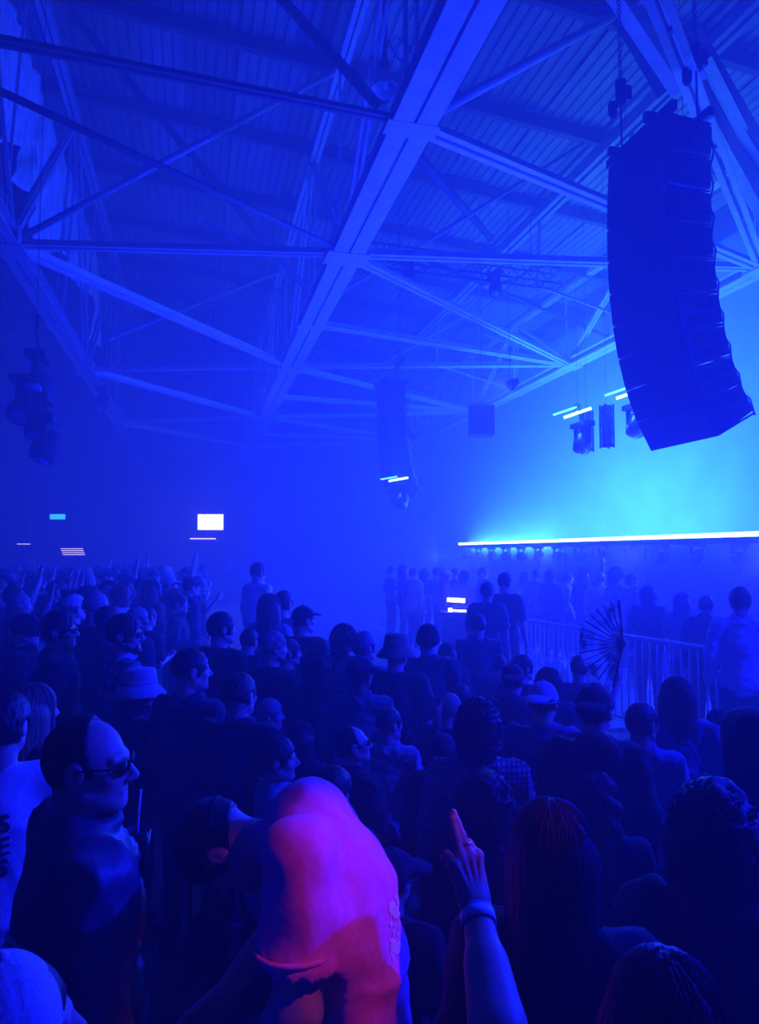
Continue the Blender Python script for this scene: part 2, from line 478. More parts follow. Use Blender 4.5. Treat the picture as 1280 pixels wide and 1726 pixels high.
brace(pxz(175, 575, 8.2), pxz(480, 455, 12.0), 'thin far pipe rising towards the middle of the roof', 'pipe', M_STEEL2, .12)
brace(pxz(470, -8, 11.5), pxz(650, 192, 8.9), 'thick black pipe falling to the middle truss beside the pendant lamp', 'pipe', M_BLACK, .17)
brace(pxz(95, -6, 12.2), pxz(525, 497, 9.6), 'long dark pipe crossing the roof sheets to the middle truss', 'pipe', M_PURLIN, .16)
brace(pxz(706, 206, 8.3), pxz(1062, 12, 11.6), 'pale pipe rising from the middle truss to the dark beam by the speaker stack', 'pipe', M_STEEL, .15)
brace(pxz(690, 246, 8.4), pxz(828, 402, 10.5), 'dark strut below the middle truss crossing a thin rod', 'pipe', M_PURLIN, .17)
brace(pxz(712, 412, 8.8), pxz(990, 238, 11.7), 'thin rod rising to the upper roof beam', 'pipe', M_STEEL2, .09)
brace(pxz(560, 500, 8.4), pxz(760, 385, 11.8), 'thin far rod rising behind the middle truss', 'pipe', M_STEEL2, .09)
brace(pxz(600, 640, 9.0), pxz(790, 530, 11.8), 'faint far rod above the distant speaker stack', 'pipe', M_STEEL2, .1)
brace(pxz(700, 430, 10.3), pxz(1000, 720, 9.0) + Vector((0, -8, 1)), 'long dark hanging pipe behind the lighting truss', 'pipe', M_PURLIN, .12)
# heavy members at the top right, over the near speaker stack
brace(pxz(1040, -60, 10.6), pxz(1172, 145, 9.7), 'broad pale steel knee brace above the near speaker stack', 'angle', M_STEEL, .34)
brace(pxz(1060, -5, 11.2), pxz(1150, 150, 9.9), 'broad black girder edge above the near speaker stack', 'angle', M_PURLIN, .36)
brace(pxz(1166, 90, 11.0), pxz(1330, 400, 9.2), 'broad pale steel rafter running down behind the near speaker stack', 'angle', M_STEEL, .36)
brace(pxz(1150, 40, 11.4), pxz(1320, 330, 9.5), 'black girder beside the pale rafter at the edge of the roof', 'angle', M_PURLIN, .34)

# torn insulation sheet hanging in the side truss
def hanging_sheet(name, x, y0, y1, z0, z1, label, m):
    nu, nv = 60, 26; V = []; F = []
    for i in range(nu + 1):
        u = i / nu; rag = .55 * math.sin(u * 9 + 1) + .35 * math.sin(u * 23) + .2 * math.sin(u * 51)
        for j in range(nv + 1):
            v = j / nv; z = z1 + (z0 + rag - z1) * v
            xx = x + .12 * math.sin(u * 70 + 2 * math.sin(v * 3)) * (.3 + v) + .06 * math.sin(u * 150 + v * 4)
            V.append((xx, y0 + (y1 - y0) * u + .2 * v * math.sin(u * 14), z))
    for i in range(nu):
        for j in range(nv):
            a = i * (nv + 1) + j; F.append((a, a + 1, a + nv + 2, a + nv + 1))
    o = link(name, MB().raw(V, F).mesh(name, True), m)
    sd = o.modifiers.new('thickness', 'SOLIDIFY'); sd.thickness = .02
    return tag(o, label, 'sheet')
M_INSUL = mat('pale_insulation', (0.72, 0.73, 0.76), 0.6, noise=0.3, nscale=5, stretch=(1, 3, .4), bump=.4)
hanging_sheet('insulation_sheet', -3.55, 10.0, 26.0, 9.9, 12.6, 'crumpled pale sheet hanging with a ragged edge in the side truss', M_INSUL)
# ------------------------------------------------------------------ line arrays
M_CAB = mat('speaker_cabinet_black', (0.030, 0.030, 0.036), 0.6, noise=.15, nscale=40)
M_GRILL = mat('speaker_grille_black', (0.024, 0.024, 0.028), 0.7, noise=.25, nscale=180)
M_PORT = mat('port_dark', (0.006, 0.006, 0.007), 0.9)
M_ALU = mat('bare_aluminium', (0.6, 0.6, 0.62), 0.3, metal=.9)
def cab_mesh(W, Dp, H):
    # front at x = 0, rear at x = Dp, width along y, tapered towards the rear
    t = .05
    vs = [(0, 0, 0), (0, W, 0), (0, W, -H), (0, 0, -H), (Dp, 0, -t), (Dp, W, -t), (Dp, W, -H + t), (Dp, 0, -H + t)]
    return MB().raw(vs, [(0, 3, 2, 1), (4, 5, 6, 7), (0, 4, 7, 3), (1, 2, 6, 5), (0, 1, 5, 4), (3, 7, 6, 2)]).mesh('cabinet')
def line_array(loc, n, angles, label, W=1.32, Dp=.60, H=.455, hi=True, group='flown speaker stacks'):
    t = empty('line_array', loc); tag(t, label, 'speaker', group)
    cab = cab_mesh(W, Dp, H - .012)
    gr = MB().box((-.012, W / 2, -H / 2), (.024, W - .03, H - .03)).mesh('grille')
    port = MB().box((0, 0, 0), (.075, .03, .12)).mesh('port')
    rail = MB().box((Dp * .5, -.012, 0), (Dp * .92, .018, .02)).mesh('rigging_rail')
    rear = MB().box((.02, 0, 0), (.05, .5, .2)).tube([(.03, -.2, 0), (.10, -.2, .0), (.10, -.05, 0), (.03, -.05, 0)], .012, 6).mesh('rear_handle')
    plug = MB().tube([(0, 0, 0), (.09, 0, .01), (.14, 0, -.09), (.10, 0, -.3)], .012, 6).mesh('signal_cable')
    p = Vector((0, 0, 0)); ang = 0
    for i in range(n):
        ang = math.radians(angles[i])
        # the front edge turns down and back towards the stage (+X)
        b = link('speaker_box', cab, M_CAB, t, p, (0, -ang, 0))
        link('grille', gr, M_GRILL, b); [link('rigging_rail', rail, M_BLACKM, b, (0, 0, zz)) for zz in (-H + .03, -.03)]
        if hi:
            for r in (.28, .68):
                for c in range(4): link('port', port, M_PORT, b, (.14 + c * .105, 0.006, -H * r - .015))
        link('rear_handle', rear, M_BLACK, b, (Dp, W / 2, -H / 2))
        link('signal_cable', plug, M_ALU if i >= 4 else M_BLACK, b, (Dp - .02, .10, -H * .4))
        p = p + Vector((math.sin(ang) * H, 0, -math.cos(ang) * H))
    fr = MB()
    fr.bar((-.18, W * .2, .08), (Dp + .15, W * .2, .08), .07, .12).bar((-.18, W * .8, .08), (Dp + .15, W * .8, .08), .07, .12)
    fr.bar((.02, -.05, .08), (.02, W + .05, .08), .08, .12).bar((Dp - .05, -.05, .08), (Dp - .05, W + .05, .08), .08, .12)
    fr.build('fly_frame', M_BLACK, t)
    return t
ANG = [-4, -2, 0, 2.5, 5.5, 9.5, 14.5, 21, 29]
arr = line_array((5.55, 7.15, 7.55), 9, ANG, 'huge black curved speaker stack hanging close at the top corner')
line_array((5.55, 20.4, 7.35), 9, [-2, -1, 1, 3, 5, 8, 12, 18, 26], 'small hazy curved speaker stack hanging far away over the stage end', W=1.2, H=.415, hi=False)

# hoists and chains
def chain_mesh(L, lk=.09):
    mb = MB(); n = max(2, int(L / (lk * .75)))
    for i in range(n):
        z = L * i / n; pts = []
        for a in range(8):
            th = a * math.pi / 4; u, v = .026 * math.cos(th), .045 * math.sin(th)
            pts.append((u, 0, z + v) if i % 2 else (0, u, z + v))
        mb.tube(pts, .009, 5, closed=True)
    return mb.mesh('chain', True)
def hoist(loc, top, label):
    t = empty('chain_hoist', loc); tag(t, label, 'hoist', 'chain hoists')
    mb = MB(); mb.tube([(0, 0, .62), (0, 0, .95)], .075, 14).build('motor_body', M_BLACKM, t, True)
    MB().box((.09, 0, .78), (.09, .12, .2)).build('control_box', M_BLACK, t)
    MB().tube([(0, 0, .64), (0, 0, .05), (.05, 0, .0), (.03, 0, -.06), (-.03, 0, -.05)], .016, 6).build('hook', M_CHAIN, t, True)
    link('load_chain', chain_mesh(top - loc[2] - .93), M_CHAIN, t, (0, 0, .93))
    mb = MB(); mb.lathe([(.03, 0), (.06, .06), (.065, .2), (.055, .22)], 12); mb.build('chain_bag', M_BLACKM, t, True, (-.09, .06, .45))
hoist((5.57, 8.20, 7.70), roof_z(5.6) - .3, 'black chain hoist over the far corner of the near speaker stack')
hoist((6.10, 7.35, 7.70), roof_z(6) - .3, 'black chain hoist over the near corner of the near speaker stack')
hoist((6.10, 20.9, 7.46), roof_z(6.1) - .33, 'small hazy chain hoist over the distant speaker stack')

# ------------------------------------------------------------------ the LED rail along the stage
M_LED = mat('lit_cyan_led', (0.1, 0.5, 0.9), .4, emit=(0.03, 0.13, 1.0), estr=110.0)
M_LEDP = mat('pale_led', (0.1, 0.5, 0.9), .4, emit=(0.06, 0.45, 1.0), estr=7.0)
M_LEDH = mat('hanging_led', (0.1, 0.5, 0.9), .4, emit=(0.10, 0.62, 1.0), estr=40.0)
M_LENS = mat('lamp_lens', (0.3, 0.4, 0.6), .1, spec=.8)
RX, RZ = 9.0, 2.42
stage = empty('stage', (8.1, 6, 0)); tag(stage, 'long low black stage along the far side behind the steel barrier', 'stage')
MB().box((3.1, 8.5, .88), (6.2, 17.6, .08)).build('deck', M_BLACKM, stage)
for i in range(11):
    y = -.2 + i * 1.6
    MB().box((.03, y + .8, .42), (.04, 1.56, .84)).build('skirt_panel', M_DARKW, stage)
    MB().box((1.35, y + .8, 1.64), (.06, 1.58, 1.44)).build('added_dark_panel', M_DARKW, stage)  # black panels added to keep the wall below the rail dark
rail = empty('light_rail', (RX, 6, 0)); tag(rail, 'long horizontal pipe rail carrying the stage light bars', 'rail')
MB().tube([(0, 0, RZ - .08), (0, 17.2, RZ - .08)], .03, 8).build('pipe', M_BLACK, rail, True)
for i in range(6):
    y = .3 + i * 3.3
    MB().tube([(0.12, y, .92), (0.12, y, RZ - .05)], .025, 8).build('post', M_BLACK, rail, True)
    MB().box((0.12, y, .935), (.4, .4, .03)).build('post_foot', M_BLACK, rail)
NBAR = 16
bar_led = MB().box((0, 0, .025), (.06, 1.0, .08)).mesh('led_strip')
bar_body = MB().box((.0, 0, -.045), (.09, 1.02, .055)).mesh('housing')
yoke = MB().box((0, -.15, -.14), (.05, .025, .26)).box((0, .15, -.14), (.05, .025, .26)).box((0, 0, -.015), (.16, .33, .06)).mesh('yoke')
headm = MB().lathe([(.07, -.16), (.10, -.12), (.115, .02), (.105, .10), (.08, .12)], 16).mesh('lamp_head', True)
lens = MB().lathe([(.078, 0), (.07, .012), (.03, .022), (.004, .024)], 14).mesh('lens', True)
ordn = ['first', 'second', 'third', 'fourth', 'fifth', 'sixth', 'seventh', 'eighth', 'ninth', 'tenth', 'eleventh', 'twelfth', 'thirteenth', 'fourteenth', 'fifteenth', 'sixteenth']
for i in range(NBAR):
    y = 22.75 - i * 1.045
    b = empty('led_bar', (RX - .06, y, RZ + .02)); tag(b, f'blazing cyan light bar on the stage rail, {ordn[i]} from its far end', 'light bar', 'light bars on the stage rail')
    link('led_strip', bar_led, M_LED, b); link('housing', bar_body, M_BLACK, b)
    f = empty('moving_head_light', (RX - .02, y - .1, RZ - .12)); tag(f, f'small moving head lamp hanging under the stage rail, {ordn[i]} from its far end', 'stage light', 'lamps under the stage rail')
    link('yoke', yoke, M_CHAIN, f)
    h = link('lamp_head', headm, M_CHAIN, f, (0, 0, -.24), (0, math.radians(-115 + 25 * math.sin(i * 2.1)), 0))
    link('lens', lens, M_LENS, h, (0, 0, .115))

# lamps and light bars hanging over the stage
def hanging_lamp(p, label, tilt, top, bar=True):
    t = empty('hanging_stage_light', p); tag(t, label, 'stage light', 'lamps hung over the stage')
    MB().tube([(0, 0, .1), (0, 0, roof_z(p.x) - .02 - p.z)], .003, 6).build('drop_pipe', M_BLACK, t, True)
    link('clamp', MB().box((0, 0, .1), (.1, .1, .14)).mesh('clamp'), M_CHAIN, t)
    a = Vector((math.cos(-YAW), math.sin(-YAW), 0)); e = a * .27 + Vector((0, 0, .27 * math.tan(tilt)))
    if bar:
        MB().bar(-e, e, .05, .05).build('led_strip', M_LEDH, t)
        MB().bar(-e + Vector((-.24, 0, .04)), e * .7 + Vector((-.24, 0, .04)), .05, .035).build('side_strip', M_LEDP, t)
    y = link('yoke', yoke, M_BLACK, t, (.1, 0, -.22), None, (1.6, 1.6, 1.6))
    h = link('lamp_head', headm, M_CHAIN, t, (.1, 0, -.62), (math.radians(170), math.radians(20), 0), (1.6, 1.6, 1.6))
    link('lens', lens, M_LENS, h, (0, 0, .115))
    return t
hanging_lamp(px(974, 696, 14.0), 'bright tilted light bar with lamp hanging over the stage, the farther one', math.radians(19), 11.6)
hanging_lamp(px(1064, 663, 13.0), 'bright tilted light bar with lamp hanging beside the near speaker stack', math.radians(19), 11.6)
t = hanging_lamp(px(672, 808, 19.5), 'small bright light bar shining at the foot of the distant speaker stack', math.radians(10), 11.6)
def banner(p, h, w, label):
    t = empty('black_truss_leg', p); tag(t, label, 'truss', 'black hanging truss legs')
    for a in (-1, 1):
        for b in (-1, 1): MB().tube([(a * w / 2, b * w / 2, 0), (a * w / 2, b * w / 2, h)], .02, 6).build('main_tube', M_BLACKM, t, True)
    for k in range(int(h / .25)):
        z = k * .25
        mb = MB()
        for a in (-1, 1): mb.bar((a * w / 2, -w / 2, z), (a * w / 2, w / 2, z + .25), .015, .015).bar((-w / 2, a * w / 2, z), (w / 2, a * w / 2, z + .25), .015, .015)
        mb.build('lacing', M_BLACKM, t)
    MB().box((0, 0, h / 2), (w * .8, w * .8, h * .96)).build('cable_loom', M_BLACKM, t)
    MB().tube([(0, 0, h - .05), (0, 0, roof_z(p.x) - .02 - p.z)], .003, 5).build('drop_wire', M_BLACK, t)
banner(px(990, 762, 14.3), .85, .18, 'dark hanging leg between the two stage light bars, the farther one')
banner(px(1024, 755, 13.6), .85, .18, 'dark hanging leg between the two stage light bars, the nearer one')
# square speaker hanging in the haze
p = px(812, 735, 20.0)
t = empty('hanging_speaker', p); tag(t, 'square dark speaker box hanging in the haze beside the stage truss', 'speaker')
MB().box((0, 0, .42), (.66, .6, .84)).build('cabinet', M_CAB, t, rot=(0, 0, -YAW))
MB().box((0, -.31, .42), (.6, .02, .78)).build('grille', M_GRILL, t, rot=(0, 0, -YAW))
mb = MB(); mb.tube([(-.36, 0, .5), (-.36, 0, .95), (.36, 0, .95), (.36, 0, .5)], .025, 6); mb.build('bracket', M_ALU, t, rot=(0, 0, -YAW))
MB().tube([(0, 0, .95), (0, 0, roof_z(p.x) - p.z + .05)], .008, 6).build('drop_wire', M_BLACK, t)

# black lighting truss
def box_truss(p, q, w, label, m):
    p, q = Vector(p), Vector(q); t = empty('lighting_truss', p); tag(t, label, 'truss')
    mb = MB(); M, L = mb.frame((0, 0, 0), q - p)
    for a in (-1, 1):
        for b in (-1, 1):
            MB().tube([M @ Vector((a * w / 2, b * w / 2, 0)), M @ Vector((a * w / 2, b * w / 2, L))], .026, 6).build('main_tube', m, t, True)
    n = int(L / .4)
    for k in range(n):
        z0, z1 = L * k / n, L * (k + 1) / n; mb = MB()
        if k % 2: z0, z1 = z1, z0
        for b in (-1, 1):
            mb.tube([M @ Vector((b * w / 2, -w / 2, z0)), M @ Vector((b * w / 2, w / 2, z1))], .014, 5)
            mb.tube([M @ Vector((-w / 2, b * w / 2, z0)), M @ Vector((w / 2, b * w / 2, z1))], .014, 5)
        mb.build('lacing', m, t)
    for f in (.15, .85):
        c = M @ Vector((0, w / 2, L * f)); MB().tube([c, c + Vector((0, 0, 2.2))], .01, 5).build('drop_wire', m, t)
    return t
box_truss(pxz(622, 428, 9.5), pxz(940, 470, 9.5), .42, 'black lattice lighting truss hanging under the roof', M_BLACKM)
def truss_lamp(p, label, s=1.5, rx=150):
    t = empty('truss_spotlight', p); tag(t, label, 'stage light', 'lamps on the roof rig')
    link('yoke', yoke, M_BLACK, t, (0, 0, 0), None, (s, s, s))
    h = link('lamp_head', headm, M_BLACKM, t, (0, 0, -.26 * s), (math.radians(rx), .3, 0), (s, s, s)); link('lens', lens, M_LENS, h, (0, 0, .115))
    return t
truss_lamp(pxz(690, 440, 9.25), 'round lamp under the near end of the lighting truss')
truss_lamp(pxz(835, 462, 9.25), 'lamp under the middle of the lighting truss')
# lamps clustered on the dark side wall
P = empty('side_light_boom', px(62, 560, 12.0)); tag(P, 'dark pipe carrying lamps near the side wall', 'pipe')
q = px(85, 740, 12.0) - px(62, 560, 12.0)
MB().tube([(0, 0, .3), (0, 0, 0), q], .03, 6).build('pipe', M_BLACK, P, True)
MB().tube([(0, 0, .25), (0, 0, roof_z(P.location.x) - .02 - P.location.z)], .006, 6).build('drop_wire', M_BLACK, P)
for i, (x, y, lb) in enumerate(((66, 600, 'topmost'), (40, 640, 'second'), (70, 670, 'third'), (78, 705, 'lowest'))):
    truss_lamp(px(x, y, 11.9), f'dark lamp on the side wall pipe, {lb} of four', 2.0, 120 + 15 * i)
t = truss_lamp(px(172, 655, 22), 'small far lamp hanging under the side truss', 1.8, 165); MB().tube([(0, 0, 0), (0, 0, roof_z(t.location.x) - .02 - t.location.z)], .008, 6).build('drop_wire', M_BLACK, t)
for i, (p, q, e) in enumerate(WASH):
    p = Vector(p); t = empty('wash_lamp', p); tag(t, 'overhead blue wash lamp above the stage, ' + ordn[i] + ' from the near end', 'stage light', 'overhead wash lamps')
    a = (Vector(q) - p).normalized(); MB().lathe([(.10, -.30), (.14, -.06), (.14, -.03), (.13, -.05), (.09, -.28)], 18, None, False).build('can', M_BLACK, t, True, rot=a.to_track_quat('Z', 'Y').to_euler())
    MB().tube([(0, 0, .12), (0, 0, roof_z(p.x) - .02 - p.z)], .008, 6).build('drop_pipe', M_BLACK, t)

# pendant high-bay lamps
def pendant(p, top, r, label):
    t = empty('pendant_lamp', p); tag(t, label, 'lamp', 'pendant roof lamps')
    mb = MB(); mb.lathe([(r * .25, r * 1.5), (r * .35, r * 1.3), (r * .8, r * .5), (r, 0), (r * .97, 0), (r * .75, r * .45), (r * .3, r * 1.2)], 24); mb.build('reflector_shade', M_STEEL2, t, True)
    MB().lathe([(r * .3, r * 1.4), (r * .34, r * 1.5), (r * .34, r * 2.2), (r * .22, r * 2.4)], 16).build('ballast_housing', M_BLACKM, t, True)
    MB().lathe([(r * .05, r * .1), (r * .2, r * .3), (r * .22, r * .7), (r * .1, r * 1.1)], 12).build('bulb', mat('milky_glass', (.7, .7, .72), .15), t, True)
    MB().tube([(0, 0, r * 2.3), (0, 0, roof_z(p.x) - .02 - p.z)], .045 if r > .2 else .008, 8).build('drop_rod', M_BLACK, t, True)
    return t
pendant(px(649, 152, 11.5), 12.7, .235, 'big dark pendant lamp with round reflector hanging beside the middle truss')
pendant(px(548, 552, 20.0), 11.5, .19, 'small pale pendant lamp hanging below the middle truss')
pendant(px(827, 545 - 62, 20.0), 11.5, .19, 'small dark pendant lamp hanging near the lighting truss')
# loose cables by the middle truss
for i, (pts, lb) in enumerate((([(640, 95, 11.5), (668, 62, 11.3), (690, 78, 11), (706, 110, 10.6)], 'upper loop'), ([(655, 70, 11.5), (672, 100, 11.4), (700, 112, 10.7)], 'lower loop'))):
    w = [px(*a) for a in pts]
    tag(MB().tube(w, .012, 6).build('lamp_cable', M_BLACK, smooth=True), f'thin black cable by the pendant lamp, {lb}', 'cable', 'cables by the pendant lamp')

# ------------------------------------------------------------------ signs, screen, bar lights
M_WHITE_E = mat('lit_white_screen', (.9, .9, .9), .4, emit=(1.0, .97, .92), estr=6.0)
M_WARM_E = mat('lit_warm_strip', (.9, .8, .6), .4, emit=(1.0, .72, .42), estr=2.2)
M_GREEN_E = mat('lit_green_sign', (.1, .8, .6), .4, emit=(.05, .75, .55), estr=1.3)
M_SIGNG = mat('sign_green', (.02, .25, .2), .5)
M_PALE = mat('pale_letters', (.85, .9, .95), .5)
def yawbox(name, p, label, cat): 
    t = empty(name, p, -YAW); return tag(t, label, cat)
def text(name, body, size, m, parent, loc, rot=(math.pi / 2, 0, 0), ext=.004):
    c = bpy.data.curves.new(name, 'FONT'); c.body = body; c.size = size; c.extrude = ext; c.align_x = 'CENTER'; c.align_y = 'CENTER'
    tmp = bpy.data.objects.new(name, c); COL.objects.link(tmp); dg = bpy.context.evaluated_depsgraph_get(); me = bpy.data.meshes.new_from_object(tmp.evaluated_get(dg)); bpy.data.objects.remove(tmp)
    me.materials.clear()
    return link(name, me, m, parent, loc, rot)
t = yawbox('video_screen', px(355, 880, 30.0), 'small glaring white screen high over the crowd', 'screen')
MB().box((0, 0, 0), (1.08, .03, .66)).build('lit_panel', M_WHITE_E, t); MB().box((0, .05, 0), (1.16, .06, .74)).build('frame', M_BLACK, t)
MB().tube([(0, .08, .37), (0, .08, roof_z(t.location.x) - .02 - t.location.z)], .02, 6).build('hanger', M_BLACK, t)
t = yawbox('bar_counter_light', px(342, 908, 30.0), 'thin white lit strip under the glaring screen', 'light')
MB().box((0, 0, 0), (1.1, .05, .05)).build('tube', M_WARM_E, t); MB().box((0, .08, .05), (1.2, .12, .05)).build('housing', M_BLACK, t); MB().tube([(0, .12, .05), (0, .12, roof_z(t.location.x) - .02 - t.location.z)], .012).build('hanger', M_BLACK, t)
t = yawbox('exit_sign', px(97, 871, 24.0), 'small glowing green exit sign over the crowd by the side wall', 'sign')
MB().box((0, 0, 0), (.52, .03, .18)).build('lit_panel', M_GREEN_E, t); MB().box((0, .04, 0), (.58, .05, .24)).build('box', M_BLACK, t); MB().tube([(0, .04, .1), (0, .04, roof_z(t.location.x) - .02 - t.location.z)], .008, 6).build('hanger', M_BLACK, t)
t = yawbox('exit_sign', px(745, 937, 26.5), 'pale exit sign with white letters above the people by the stage end', 'sign')
MB().box((0, 0, 0), (.62, .05, .52)).build('box', M_SIGNG, t); text('lettering', 'EXIT', .23, M_PALE, t, (0, -.03, -.06)); MB().tube([(0, 0, -.25), (0, 0, -2.35)], .03, 6).build('post', M_BLACK, t)
for i, (x, y, w, n, lb) in enumerate(((40, 917, .5, 1, 'single'), (121, 925, .85, 4, 'stacked'))):
    t = yawbox('bar_shelf_light', px(x, y, 27.0), f'{lb} warm lit shelf strip above the packed crowd', 'light')
    for k in range(n):
        MB().box((0.03 * k, 0, -.075 * k), (w, .03, .022)).build('tube', M_WARM_E, t)
    MB().box((0, .05, -.04 * n), (w * 1.1, .05, .12 * n)).build('backboard', M_BLACKM, t); MB().tube([(0, .05, 0), (0, .05, -t.location.z)], .03, 6).build('post', M_BLACK, t)
# control desk with lamps in the gap of the barrier
t = empty('control_desk', px(800, 1030, 13.6).xy.to_3d(), -YAW - .1); tag(t, 'control desk with glaring white lamps in the gap of the barrier', 'desk')
MB().box((0, 0, 1.0), (1.3, .7, .06)).build('desk_top', M_BLACKM, t)
for a in (-.6, .6):
    for b in (-.3, .3): MB().box((a, b, .485), (.06, .06, .97)).build('leg', M_BLACK, t)
MB().box((0, -.33, .55), (1.2, .03, .8)).build('front_panel', M_DARKW, t)
MB().box((0.05, .1, 1.08), (.95, .4, .09)).build('mixer', M_BLACK, t, rot=(.12, 0, 0))
M_LAMPW = mat('lit_lamp_white', (1, 1, 1), .4, emit=(1.0, .95, .9), estr=14.0)
M_LAMPR = mat('lit_lamp_red', (1, .2, .1), .4, emit=(1.0, .25, .12), estr=1.5)
for k, (a, z) in enumerate(((-.35, 1.26), (-.33, 1.07))):
    MB().tube([(a - .17, -.2, z), (a + .17, -.2, z - .015)], .042 if k == 0 else .035, 10).build('lamp_tube', M_LAMPW, t, True)
MB().tube([(-.35, -.17, 1.03), (-.35, -.17, 1.25)], .012, 6).build('lamp_arm', M_BLACK, t)
for k, a in enumerate((.12, .2, .3, .38, .44)): MB().box((a, -.24, 1.09 + .015 * (k % 2)), (.05, .02, .014)).build('fader_light', M_LAMPW, t)
for a, z in ((.5, 1.2), (.62, 1.12)): MB().box((a, -.1, z), (.07, .03, .05)).build('red_indicator', M_LAMPR, t)
MB().tube([(.5, -.08, 1.03), (.5, -.08, 1.2)], .01).tube([(.62, -.08, 1.03), (.62, -.08, 1.12)], .01).build('indicator_stalk', M_BLACK, t)

# ------------------------------------------------------------------ steel crowd barriers
M_GALV = mat('galvanised_tube', (0.62, 0.63, 0.66), 0.4, metal=.0, noise=.15, nscale=12)
b_post = MB().tube([(0, 0, .12), (0, 0, 1.08)], .009, 6).mesh('upright_bar', True)
def barrier(p, q, label):
    p, q = Vector(p), Vector(q); d = q - p; L = d.length; t = empty('crowd_barrier', p, math.atan2(d.y, d.x)); tag(t, label, 'barrier', 'steel crowd barriers')
    L -= .05
    MB().tube([(0, 0, .12), (0, 0, 1.10), (.02, 0, 1.13), (L - .02, 0, 1.13), (L, 0, 1.10), (L, 0, .12)], .021, 8).build('frame', M_GALV, t, True)
    MB().tube([(0, 0, .12), (L, 0, .12)], .018, 8).build('bottom_rail', M_GALV, t, True)
    n = int(L / .115)
    for i in range(1, n): link('upright_bar', b_post, M_GALV, t, (L * i / n, 0, 0))
    for f in (.15, .85): MB().box((L * f, 0, .02), (.06, .6, .03)).box((L * f, 0, .08), (.04, .04, .12)).build('foot', M_GALV, t)
    return t
B = [pxz(1500, 1142, 1.13), pxz(1290, 1106, 1.13), pxz(1020, 1066, 1.13), pxz(847, 1037, 1.13)]
for i, lb in enumerate(('beyond the frame edge', 'in front of the fan', 'ending at the lone man')):
    a, b = B[i].copy(), B[i + 1].copy(); a.z = b.z = 0
    barrier(a, b, f'steel crowd barrier with upright bars, panel {lb}')
a, b = pxz(752, 1001, 1.13), pxz(645, 993, 1.13); a.z = b.z = 0
m = (a + b) / 2
barrier(a, m, 'hazy steel crowd barrier behind the bucket hat, panel next to the lit desk'); barrier(m, b, 'hazy steel crowd barrier behind the bucket hat, far panel')
# ------------------------------------------------------------------ people: a standing adult 1.75 m tall, facing local +Y
PIV = (0.0, -0.02, 1.50)
def head_arrays(sex='m', vox=.0055):
    g = SDF((-.11, -.15, 1.38), (.11, .16, 1.78), vox); w = 1.0 if sex == 'm' else .95
    g.add(ell((0, -.012, 1.655), (.077 * w, .098, .094)), 0)
    g.add(ell((0, .035, 1.60), (.061 * w, .062, .078)), .03)
    for s in (-1, 1):
        g.add(caps((s * .054 * w, .005, 1.575), (s * .018, .07, 1.54), .020, .018), .025)
        g.add(ell((s * .043 * w, .060, 1.613), (.023, .022, .02)), .02)
        g.add(caps((s * .012, .086, 1.656), (s * .048, .074, 1.655), .010, .009), .014)
        g.cut(ell((s * .031, .102, 1.638), (.018, .017, .012)), .012)
        g.add(ell((s * .031, .0795, 1.637), (.0125, .0115, .0115)), .003)
        g.add(ell((s * .0125, .101, 1.599), (.009, .011, .008)), .007)
        # ear: rim, lobe and hollow
        g.add(ell((s * .079 * w, -.012, 1.628), (.010, .021, .034), -.15), .008)
        g.cut(ell((s * .090 * w, -.006, 1.632), (.007, .011, .018), -.15), .004)
        g.add(ell((s * .079 * w, .001, 1.618), (.007, .006, .008)), .004)
    g.add(ell((0, .070, 1.542), (.026, .022, .020)), .022)
    g.add(caps((0, .088, 1.648), (0, .114, 1.606), .008, .0125), .012)
    g.add(caps((-.020, .086, 1.5715), (.020, .086, 1.5715), .0072), .008)
    g.add(caps((-.016, .085, 1.560), (.016, .085, 1.560), .0075), .006)
    g.cut(caps((-.022, .0955, 1.5658), (.022, .0955, 1.5658), .0022), .003)
    nr = .058 if sex == 'm' else .05
    g.add(caps((0, -.025, 1.57), (0, -.035, 1.40), nr, nr * 1.1), .025)
    g.add(caps((0, .01, 1.555), (0, .0, 1.44), nr * .55, nr * .7), .03)
    return g.net()
HEADS = {}
def get_head(sex, hires=False):
    k = (sex, hires)
    if k not in HEADS: HEADS[k] = head_arrays(sex, .0035 if hires else .0062)
    return HEADS[k]

def hand_arrays(curl=.35, vox=.0055, spread=0.0):
    """hand along +Z from the wrist at the origin, palm towards +Y, thumb towards +X"""
    g = SDF((-.075, -.05, -.08), (.105, .13, .24), vox)
    kn = [(.030, .0, .088, .070), (.010, .0, .094, .080), (-.011, .0, .089, .073), (-.030, .0, .079, .056)]
    for i, (x, y, z, L) in enumerate(kn):
        g.add(caps((x * .55, 0, .006), (x, y, z), .014, .0125, (1, .95, 1)), .014)
        fan = spread * (1.5 - i); a = curl * (1 + .12 * i) * .5; p = np.array((x, y, z)); seg = (L * .48, L * .30, L * .26)
        for j, l in enumerate(seg):
            d = np.array((math.sin(fan), math.sin(a), math.cos(a) * math.cos(fan))); q = p + d * l
            g.add(caps(p, q, .0092 - .0009 * j, .0086 - .0010 * j), .004 if j else .008)
            p = q; a += curl
    g.add(caps((.012, .004, .016), (.038, .012, .052), .016, .013), .016)
    g.add(caps((.038, .012, .052), (.054, .022, .082), .0118, .0105), .006)
    g.add(caps((.054, .022, .082), (.060, .034, .106), .0102, .0085), .004)
    g.add(caps((0, 0, -.07), (0, 0, .012), .027, .025, (1, .78, 1)), .02)
    return g.net()
HANDS = {}
def get_hand(curl, vox=.0065, spread=0.0):
    k = (curl, vox, spread)
    if k not in HANDS: HANDS[k] = hand_arrays(curl, vox, spread)
    return HANDS[k]
